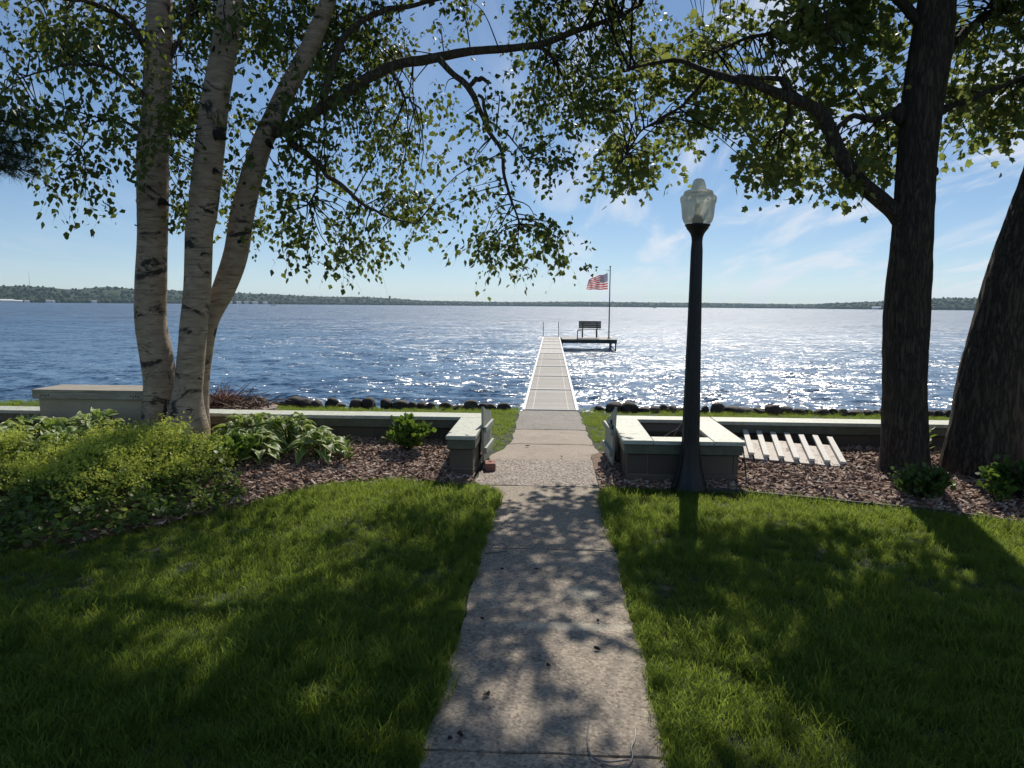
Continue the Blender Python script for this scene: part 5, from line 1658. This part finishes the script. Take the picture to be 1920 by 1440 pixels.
def build_maple():
    rg = np.random.default_rng(202)
    base = Vector((3.40, 7.42, .06))
    r = empty("maple_tree", base); tag(r, "dark upright maple trunk with a low arching limb towards the lamp", "maple tree")
    inv = -np.array(base)

    def part(G, nm, mat, smooth=True):
        G.V = [v + inv for v in G.V]
        return G.build(nm, mat, r, smooth)
    Yt = 7.42
    p = [(1696, 925, 66), (1695, 890, 52), (1696, 860, 42), (1696, 800, 38), (1697, 700, 36.5), (1701, 575, 38), (1708, 480, 35), (1713, 400, 33), (1719, 300, 31.5), (1728, 200, 33), (1744, 100, 34), (1757, 0, 30), (1775, -150, 28), (1790, -320, 22), (1800, -500, 15), (1805, -680, 7)]
    C, R = px_line(p, np.full(len(p), Yt), 240)
    ang = 0
    G = Geo(); G.tube(C, R, 64, rough=.045, rscale=(4, 2.2), seed=3, ridge=.009); part(G, "trunk", M['maplebark'])
    limbs = [
        ([(1690, 415, 16), (1677, 397, 15), (1655, 378, 15), (1633, 360, 14.5), (1603, 333, 14), (1580, 300, 13.5), (1560, 250, 13), (1543, 217, 12.5), (1517, 197, 10.5), (1483, 185, 9.5), (1437, 167, 8.5), (1410, 155, 7.5), (1373, 150, 7), (1340, 139, 6.5), (1304, 125, 5), (1276, 115, 4.2), (1248, 115, 3.4), (1207, 122, 2.4), (1170, 135, 1.4)], np.interp(np.arange(19), [0, 11, 18], [7.4, 7.25, 8.6])),
        ([(1510, 196, 7), (1495, 183, 6.5), (1478, 168, 6.5), (1470, 158, 6), (1462, 147, 5), (1429, 147, 3.8), (1387, 144, 3.2), (1340, 150, 2)], np.linspace(7.3, 7.5, 8)),
        ([(1705, 207, 8), (1680, 214, 6), (1650, 223, 5), (1625, 221, 5), (1598, 220, 4.6), (1580, 232, 4.2), (1568, 246, 4)], np.linspace(7.42, 7.33, 7)),
        ([(1740, 60, 10), (1650, -30, 8), (1560, -20, 7), (1527, 5, 6), (1495, 30, 5), (1450, 60, 4), (1400, 72, 3), (1335, 100, 2)], np.linspace(7.4, 8.4, 8)),
        ([(1755, 215, 8), (1790, 195, 6), (1825, 185, 5), (1870, 165, 4), (1930, 140, 3)], np.linspace(7.42, 7.6, 5)),
        ([(1330, 140, 3.5), (1300, 175, 3), (1270, 205, 2.6), (1235, 225, 2.2), (1200, 250, 1.5), (1170, 300, 1)], np.linspace(7.8, 8.9, 6)),
        ([(1480, 186, 3.5), (1478, 215, 3), (1470, 240, 2.4), (1450, 270, 1.6)], np.linspace(7.3, 7.5, 4)),
        ([(1550, 20, 4), (1552, 55, 3), (1570, 80, 2.4), (1590, 95, 1.6)], np.linspace(7.0, 7.2, 4)),
        ([(1775, -120, 14), (1700, -250, 10), (1580, -340, 7), (1420, -380, 4)], np.linspace(7.42, 7.9, 4)),
        ([(1785, -200, 12), (1860, -320, 9), (1980, -400, 6), (2100, -430, 3)], np.linspace(7.42, 8.2, 4)),
        ([(1770, -80, 11), (1690, -160, 8), (1560, -200, 6), (1400, -190, 4), (1260, -170, 2)], np.linspace(7.42, 9.4, 5)),
        ([(1762, 120, 9), (1810, 60, 7), (1870, 20, 5), (1950, -10, 3)], np.linspace(7.42, 8.4, 4)),
        ([(1795, -350, 10), (1760, -480, 7), (1680, -580, 4)], np.linspace(7.42, 6.4, 3)),
    ]
    anchors = []
    G = Geo()
    for i, (p, Y) in enumerate(limbs):
        Cc, Rr = px_line(p, Y, 60)
        nz = np.stack([fnoise(np.stack([np.arange(60) * .2, np.full(60, i * 5.0 + a), np.zeros(60)], 1), 1.0, 41, 2) - .5 for a in range(3)], 1)
        Cc = Cc + nz * .04 * np.sin(np.linspace(0, np.pi, 60))[:, None]
        G.tube(Cc, Rr, 16, rough=.09, rscale=(4, 5), seed=i + 60)
        anchors.append(Cc[10:])
    part(G, "limbs", M['maplebark'])
    anch = np.vstack(anchors)
    # knobs where limbs broke off
    IV, IF = ico(2)
    for (x, y, w) in ((1686, 215, 20), (1685, 330, 12), (1753, 322, 10), (1690, 408, 20)):
        pz = at(x, y, Yt - .02); nz = 1 + .5 * (fnoise(IV + x, 1.7, 3, 2)[:, None] - .5)
        link("knob", mesh_np("knob", IV * nz * (w / FPX * Yt) * [.6, .8, 1], IF, True), M['maplebark'], r, pz - base)
    GL, GT = Geo(), Geo()
    regions = [
        ([(1230, 75), (1190, 105), (1165, 150), (1230, 190), (1330, 130), (1420, 60), (1500, -10), (1300, -10), (1290, 50)], 92, 8.4, 10.2, .42),
        ([(1100, 205), (1098, 250), (1125, 262), (1150, 235), (1180, 200), (1190, 140), (1150, 150)], 26, 9.2, 10.4, .3),
        ([(1180, 130), (1160, 220), (1240, 250), (1330, 230), (1360, 215), (1420, 190), (1430, 160), (1300, 120)], 72, 8.6, 10.2, .40),
        ([(1125, 250), (1130, 340), (1185, 345), (1245, 348), (1248, 300), (1210, 250), (1180, 230)], 40, 9.2, 10.6, .40),
        ([(1240, 250), (1290, 262), (1340, 225), (1250, 200)], 12, 8.8, 9.6, .4),
        ([(1370, 255), (1372, 315), (1400, 310), (1440, 338), (1490, 318), (1535, 328), (1560, 310), (1530, 240), (1500, 205), (1420, 200), (1400, 230)], 88, 7.7, 9.4, .38),
        ([(1380, 190), (1420, 230), (1540, 215), (1500, 160), (1440, 110), (1400, 120)], 38, 7.7, 9.2, .42),
        ([(1500, 60), (1550, 210), (1600, 215), (1690, 205), (1700, 60), (1700, -10), (1560, -10)], 105, 7.6, 9.2, .43),
        ([(1540, 240), (1570, 290), (1600, 360), (1630, 340), (1690, 270), (1690, 215), (1600, 225)], 42, 7.7, 8.8, .42),
        ([(1590, 335), (1560, 320), (1575, 360), (1600, 370)], 5, 7.2, 7.6, 0),
        ([(1420, -10), (1500, 40), (1440, 100), (1540, 60), (1560, -10)], 34, 6.8, 8.2, .40),
        ([(1765, -10), (1760, 180), (1755, 290), (1775, 310), (1800, 285), (1870, 262), (1930, 262), (1930, -10)], 120, 7.7, 9.2, .36),
        ([(1930, -20), (1930, 260), (2020, 240), (2020, -20)], 30, 7.0, 8.8, .40),
    ]
    for i, (poly, n, Y0, Y1, cl) in enumerate(regions):
        c = fleck(poly_points(poly, max(3, int(n * (.52 if poly[0][0] > 1360 else .74))), rg, Y0, Y1, cl + .04, 60, i + 40), rg, .16)
        connect(GT, c, anch, rg, .008, .003, .08)
        k = 8
        P = np.repeat(c, k, 0) + rg.normal(0, 1, (len(c) * k, 3)) * [.15, .2, .10]
        sprays(GL, GT, P, rg, 5, .19, .5, .074, MAPLE_LEAF, spread=.035, flat=.30, twig_r=.0018)
    # crown above the picture
    def ball(n): u = rg.normal(size=(n, 3)); return u / np.linalg.norm(u, axis=1, keepdims=True) * (rg.random((n, 1)) ** .33)
    c = np.vstack([np.array([(3.6, 8.3, 7.5)]) + ball(2200) * [4.8, 3.1, 3.0], np.array([(1.2, 9.0, 6.6)]) + ball(350) * [2.4, 2.0, 1.5]])
    q, dep = to_px(c)
    c = c[(q[:, 1] < -45) | (q[:, 0] > 2040)]
    c = c[(fnoise(c, .9, 56, 2) > .44)]
    c = c[shade_keep(c, rg, .58, 78)]
    connect(GT, c[::2], anch, rg, .014, .004, .06)
    P = np.repeat(c, 7, 0) + rg.normal(0, .19, (len(c) * 7, 3))
    sprays(GL, None, P, rg, 4, .22, .45, .125, MAPLE_LEAF, spread=.06, flat=.3)
    part(GT, "twigs", M['twig'])
    part(GL, "crown", M['mapleleaf'], False)
    # second, leaning tree at the picture edge
    base = Vector((4.25, 7.45, .06))
    r2 = empty("oak_tree", base); tag(r2, "thick furrowed trunk leaning away, at the right edge of the picture", "tree")
    p = [(1845, 930, 92), (1843, 890, 75), (1845, 850, 66), (1853, 800, 61), (1868, 700, 58), (1890, 600, 54), (1912, 520, 52), (1940, 440, 51), (1975, 340, 49), (2010, 240, 47), (2060, 100, 44), (2120, -80, 40), (2190, -300, 30), (2240, -500, 16)]
    C, R = px_line(p, np.full(len(p), 7.45), 220)
    G = Geo(); G.tube(C, R, 84, rough=.05, rscale=(5, 2.0), seed=8, ridge=.014)
    G.V = [v - np.array(base) for v in G.V]; G.build("trunk", M['oakbark'], r2, True)
    G = Geo(); lb = []
    for q in ([(2080, 40, 18), (2190, -100, 12), (2330, -200, 6)], [(2120, -90, 18), (2060, -260, 12), (1960, -420, 6)], [(2180, -280, 14), (2300, -450, 8), (2420, -560, 4)]):
        Cc, Rr = px_line(q, np.linspace(7.45, 7.45 + rg.normal(0, 1.0), 3), 30); G.tube(Cc, Rr, 12, rough=.08, rscale=(4, 4), seed=4); lb.append(Cc)
    G.V = [v - np.array(base) for v in G.V]; G.build("limbs", M['oakbark'], r2, True)
    GL, GT = Geo(), Geo()
    c = np.array([(6.6, 7.9, 6.8)]) + ball(900) * [2.8, 2.6, 2.4]
    q, dep = to_px(c); c = c[(q[:, 1] < -45) | (q[:, 0] > 2040)]; c = c[fnoise(c, .9, 58, 2) > .46]
    connect(GT, c[::2], np.vstack(lb), rg, .014, .004, .05)
    P = np.repeat(c, 6, 0) + rg.normal(0, .2, (len(c) * 6, 3))
    sprays(GL, None, P, rg, 4, .22, .4, .12, BROAD_LEAF, spread=.06, flat=.3)
    for G, nm, m in ((GT, "twigs", 'twig'), (GL, "crown", 'mapleleaf')):
        G.V = [v - np.array(base) for v in G.V]; G.build(nm, M[m], r2, False)


def build_pine():
    rg = np.random.default_rng(303)
    base = Vector((-6.6, 6.6, .0))
    r = empty("pine_tree", base); tag(r, "dark long-needled pine whose bough reaches in at the left picture edge", "pine tree")
    b = np.array(base)
    G = Geo(); C = catmull([(-6.6, 6.6, -.1), (-6.58, 6.6, 2), (-6.62, 6.6, 5), (-6.6, 6.62, 8)], 80); G.tube(C, np.linspace(.2, .07, 80), 24, rough=.08, rscale=(4, 3), seed=2, ridge=.006)
    G.V = [v - b for v in G.V]; G.build("trunk", M['oakbark'], r, True)
    GB, GN = Geo(), Geo()
    bo = [[(-6.6, 6.6, 2.55), at(-120, 250, 6.7), at(-20, 262, 6.8), at(70, 268, 6.9)], [(-6.6, 6.6, 2.7), at(-120, 215, 6.6), at(-30, 222, 6.5), at(50, 235, 6.5)], [(-6.6, 6.6, 2.4), at(-100, 300, 6.7), at(-10, 312, 6.6), at(40, 318, 6.6)], [(-6.6, 6.6, 2.5), at(-100, 270, 6.2), at(-10, 285, 6.2), at(60, 296, 6.2)],
          [(-6.6, 6.6, 4.2), (-7.6, 6.0, 4.5), (-8.4, 5.6, 4.6)], [(-6.6, 6.6, 4.8), (-7.2, 7.5, 5.2), (-7.6, 8.3, 5.3)], [(-6.6, 6.6, 6.0), (-7.3, 6.2, 6.4), (-7.9, 5.9, 6.6)]]
    cen = []
    for k, q in enumerate(bo):
        C = catmull([(*Vector(p),) for p in q], 40); GB.tube(C, np.linspace(.022, .005, 40), 7)
        for i in range(8, 40):
            for s in range(3):
                d = rg.normal(size=3) * [.6, .7, .5]; d /= np.linalg.norm(d)
                e = C[i] + d * (.05 + .13 * rg.random())
                GB.tube([C[i], e], [.005, .003], 4, cap=False); cen.append(e)
    cen = np.array(cen)
    n = 34
    P = np.repeat(cen, n, 0); d = rg.normal(size=P.shape) + [.35, 0, .15]; d /= np.linalg.norm(d, axis=1, keepdims=True)
    L = .07 + .06 * rg.random((len(P), 1)); s = np.cross(d, rg.normal(size=P.shape)); s /= np.linalg.norm(s, axis=1, keepdims=True)
    V = np.stack([P - s * .0013, P + s * .0013, P + d * L], 1).reshape(-1, 3)
    GN.add(V, np.arange(len(V)).reshape(-1, 3))
    for G, nm, m in ((GB, "branches", 'twig'), (GN, "needles", 'pine')):
        G.V = [v - b for v in G.V]; G.build(nm, M[m], r)


# ------------------------------------------------------------------ garden plants
def hosta_leaf_mesh(seed, L=.19, W=.115):
    rg = np.random.default_rng(seed)
    nu, nv = 6, 9
    V, UV = [], []
    for j in range(nv):
        t = j / (nv - 1)
        w = W * (math.sin(math.pi * min(1, t ** .75)) ** .75 if 0 < t < 1 else 0.02) / 2 + .002
        for i in range(nu + 1):
            s = i / nu * 2 - 1
            y = L * t * (1 - .1 * t)
            z = .05 * math.sin(t * 2.0) - .10 * t ** 2.2 + .02 * abs(s) * w / W * 2 + .006 * math.sin(t * 9 + s * 3 + seed) * abs(s)
            V.append((s * w, y, z)); UV.append(((s + 1) / 2, t))
    Q = [[j * (nu + 1) + i, j * (nu + 1) + i + 1, (j + 1) * (nu + 1) + i + 1, (j + 1) * (nu + 1) + i] for j in range(nv - 1) for i in range(nu)]
    me = mesh_np("hosta_leaf", V, Q, True)
    uvl = me.uv_layers.new(name="UVMap")
    li = np.zeros(len(me.loops), np.int32); me.loops.foreach_get("vertex_index", li)
    uvl.data.foreach_set("uv", np.array(UV, np.float32)[li].ravel())
    me.materials.append(M['hosta'])
    return me


def build_hostas():
    rg = np.random.default_rng(8)
    lm = [hosta_leaf_mesh(i, .155 + .018 * (i % 3), .092 + .012 * (i % 2)) for i in range(5)]
    spots = [(-3.06, 7.62, .36, 60, "variegated hosta right beside the birch trunk, tallest of its clump"), (-2.70, 7.72, .34, 60, "variegated hosta in the middle of the clump below the wall"), (-2.34, 7.52, .24, 50, "variegated hosta at the mulch end of the clump"), (-2.90, 7.30, .26, 50, "variegated hosta at the lawn side of the clump, behind the leafy shrub"),
             (-4.55, 7.42, .38, 50, "variegated hosta with upright leaves in front of the storage box"), (-4.95, 7.35, .30, 50, "variegated hosta below the middle of the storage box"), (-5.40, 7.55, .30, 50, "variegated hosta at the outer end of the storage box"), (-5.75, 7.25, .34, 50, "variegated hosta at the left picture edge under the wall"), (-5.15, 6.95, .30, 46, "variegated hosta standing among the yellow flowers, nearest the left edge"), (-4.6, 6.95, .28, 46, "variegated hosta standing among the yellow flowers, towards the birch")]
    for (x, y, h, n, lab) in spots:
        n = int(n * 1.35)
        z = float(bed_z(x, y))
        r = empty("hosta", (x, y, z)); tag(r, lab, "hosta", "hostas in the birch bed")
        g = Geo()
        for i in range(n):
            f = (i + .5) / n
            a = i * 2.39996 + rg.normal(0, .25)
            el = 1.25 - 1.25 * f + rg.normal(0, .12)           # inner leaves upright, outer flat
            rad = (.03 + .24 * f ** .8) * (h / .34) * (0.9 + .2 * rg.random())
            zz = h * (1.0 - .72 * f ** 1.5) * (0.85 + .3 * rg.random()) - .02
            p = np.array([rad * math.cos(a), rad * math.sin(a), max(.03, zz)])
            o = link("leaf", lm[int(rg.integers(0, 5))], None, r, p)
            o.rotation_euler = (max(-.35, el * .55) , rg.normal(0, .3), a - math.pi / 2 + rg.normal(0, .25))
            s = (.72 + .5 * rg.random()) * (.75 + .35 * f)
            o.scale = (s, s, s)
            if i % 2 == 0: g.tube(catmull([(0, 0, 0), (p[0] * .45, p[1] * .45, p[2] * .75), p], 5), np.linspace(.005, .003, 5), 4, cap=False)
        g.build("stems", M['shrub'], r)


def bush(name, x, y, z, rx, ry, h, n, size, mat, lab, cat, seed, tmpl=BROAD_LEAF, up=.5):
    rg = np.random.default_rng(seed)
    r = empty(name, (x, y, z)); tag(r, lab, cat)
    GS, GL = Geo(), Geo()
    ns = max(6, n // 28)
    tips = []
    for i in range(ns):
        a = rg.random() * 6.283; q = math.sqrt(rg.random())
        e = np.array([rx * q * math.cos(a), ry * q * math.sin(a), h * (1 - .45 * q * q) * (.75 + .3 * rg.random())])
        C = catmull([(0.12 * e[0], .12 * e[1], -.02), (e[0] * .5, e[1] * .5, e[2] * .6), e], 9)
        GS.tube(C, np.linspace(.006, .002, 9), 4, cap=False); tips.append(C[3:])
    T = np.vstack(tips)
    P = T[rg.integers(0, len(T), n)] + rg.normal(0, .022, (n, 3))
    out = P * [1, 1, .6] + [0, 0, up * h] * rg.random((n, 1)) + rg.normal(0, .12, (n, 3))
    leaves(GL, P, out, size * (.6 + .7 * rg.random(n)), tmpl, rg, .35)
    GS.build("stems", M['twig'], r); GL.build("foliage", M[mat], r)
    return r


def build_plants():
    bz = lambda x, y: float(bed_z(x, y))
    bush("round_shrub", -1.50, 7.95, bz(-1.5, 7.95), .21, .2, .34, 620, .06, 'shrub', "bright green rounded shrub in the mulch near the wall end", "shrub", 1)
    bush("leafy_shrub", -3.0, 6.95, bz(-3.0, 6.95), .27, .25, .34, 900, .058, 'shrub', "fresh green leafy shrub between the yellow flowers and the hostas", "shrub", 2)
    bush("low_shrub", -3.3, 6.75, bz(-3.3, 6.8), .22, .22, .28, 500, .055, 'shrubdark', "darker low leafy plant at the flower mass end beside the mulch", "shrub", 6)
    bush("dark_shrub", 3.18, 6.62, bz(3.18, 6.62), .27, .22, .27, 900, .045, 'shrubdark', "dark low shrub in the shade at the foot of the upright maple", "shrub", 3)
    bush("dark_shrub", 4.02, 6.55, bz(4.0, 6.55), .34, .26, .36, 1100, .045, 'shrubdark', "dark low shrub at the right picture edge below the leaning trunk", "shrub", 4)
    bush("bright_sprout", 3.72, 6.45, bz(3.72, 6.45), .10, .08, .26, 90, .06, 'shrub', "small lime green tuft catching the sun before the leaning trunk", "plant", 5)
    for (x, y, h, lab, sd) in ((-2.12, 7.75, .17, "small three-leaved seedling alone in the mulch below the wall", 11), (3.83, 7.9, .30, "spindly young plant between the two maple trunks by the wall", 12), (-1.93, 7.3, .0, "", 13), (-2.0, 7.42, .2, "thin reddish sprout at the hosta clump end", 14)):
        if not lab: continue
        rg = np.random.default_rng(sd)
        z = bz(x, y)
        r = empty("seedling", (x, y, z)); tag(r, lab, "seedling", "seedlings in the mulch")
        g = Geo(); g.tube([(0, 0, -.02), (.01, 0, h * .6), (0.0, 0, h)], [.004, .003, .002], 5); g.build("stem", M['shrub'], r)
        n = 9
        for i in range(n):
            G = Geo(); zz = h * (.35 + .65 * i / (n - 1)); a = i * 2.4
            leaves(G, np.array([[0, 0, zz]]), np.array([[math.cos(a), math.sin(a), .55]]), np.array([.09 if h > .25 else .085]), (BROAD_LEAF[0] * [.55, 1, 1], BROAD_LEAF[1]), rg, .6)
            G.build("leaf", M['shrub'], r)
    # frothy mass of yellow-green flowers over lobed leaves
    rg = np.random.default_rng(15)
    r = empty("flowering_ground_cover", (-4.2, 6.2, 0)); tag(r, "frothy mass of yellow-green flowering ground cover along the lawn edge", "ground cover", kind="stuff")
    GL, GF, GS = Geo(), Geo(), Geo()
    n = 30000
    x = -7.5 + 4.95 * rg.random(n); y = 3.2 + 4.2 * rg.random(n)
    e = edge_l(x)
    back = np.interp(x, [-7.5, -4.6, -3.9, -3.3, -2.9, -2.6], [6.5, 6.6, 7.1, 6.9, 6.6, 6.35])
    ok = (y > e - .02) & (y < back)
    x, y, e = x[ok], y[ok], e[ok]
    t = np.clip((y - e) / .75, 0, 1)
    hum = np.clip(1.5 * (fnoise(np.stack([x * 2.3, y * 2.3, 0 * x], 1), 1.0, 5, 2) - .5) + .5, 0.05, 1)
    top = (0.09 + .16 * t ** .6) * (.35 + 1.15 * hum) * np.clip((-2.45 - x) / .4, .3, 1)
    z0 = bed_z(x, y)
    # leaves: rounded, slightly cupped
    k = 7
    disc = np.array([(0, .0, 0)] + [(.5 * math.sin(a) * (1 + .12 * math.cos(6 * a)), .5 - .5 * math.cos(a), .10 * (1 - math.cos(a)) * .5 + .06) for a in np.linspace(.35, 5.93, 9)])
    dF = np.array([[0, i + 2, i + 1] for i in range(8)])
    nl = len(x)
    P = np.stack([x, y, z0 + top * (.3 + .75 * rg.random(nl))], 1)
    tip = np.stack([rg.normal(0, 1, nl), rg.normal(0, 1, nl) - .35 * (1 - t), rg.normal(0, .35, nl)], 1)
    leaves(GL, P, tip, .024 + .036 * rg.random(nl), (disc, dF), rg, .45)
    # flower froth: tiny four-pointed blossoms in sprays over the sunny part
    star = np.array([(0, 0, .1), (.5, .12, 0), (.12, .5, 0), (-.12, .5, 0), (-.5, .12, 0), (-.5, -.12, 0), (-.12, -.5, 0), (.12, -.5, 0), (.5, -.12, 0)])
    sF = np.array([[0, 1, 2], [0, 3, 4], [0, 5, 6], [0, 7, 8]])
    pr = np.clip((hum - .34) / .16, 0, 1) * np.clip((y - 4.9) / .8, .06, 1) * np.clip((x + 5.9) / 1.2, .15, 1)
    sel = np.where(rg.random(nl) < pr * .36)[0]
    C = np.stack([x[sel], y[sel], z0[sel] + top[sel] * (.8 + .3 * rg.random(len(sel))) + .005 + .11 * rg.random(len(sel)) ** 2], 1)
    m = 16
    FP = np.repeat(C, m, 0) + rg.normal(0, 1, (len(C) * m, 3)) * [.032, .032, .018]
    leaves(GF, FP, rg.normal(0, 1, FP.shape), .013 + .010 * rg.random(len(FP)), (star, sF), rg, .3)
    for i in range(0, len(C), 2):
        a = C[i] * [1, 1, 0] + [0, 0, z0[sel[i]]] + rg.normal(0, .03, 3) * [1, 1, 0]
        GS.tube([a, (a + C[i]) / 2 + rg.normal(0, .01, 3), C[i]], [.0025, .002, .0015], 3, cap=False)
    for G, nm, m_ in ((GL, "leaves", 'mantle'), (GF, "flowers", 'flower'), (GS, "stems", 'mantle')):
        G.V = [v - np.array([-4.2, 6.2, 0]) for v in G.V]; G.build(nm, M[m_], r)


build_birch(); build_maple(); build_pine(); build_hostas(); build_plants()


# ------------------------------------------------------------------ the air over the lake
def build_haze():
    k = NT("haze_air")
    v = k.n("ShaderNodeVolumePrincipled", {"Color": (0.58, 0.80, 1.0, 1), "Density": 0.00008, "Anisotropy": 0.2}).outputs[0]
    k.t.links.new(v, k.out.inputs["Volume"])
    g = Geo(); g.box(-6500, 6500, -300, 6500, -3.2, 80)
    tag(g.build("haze", k.m), "thin pale summer haze over the lake", "haze", kind="stuff")


build_haze()
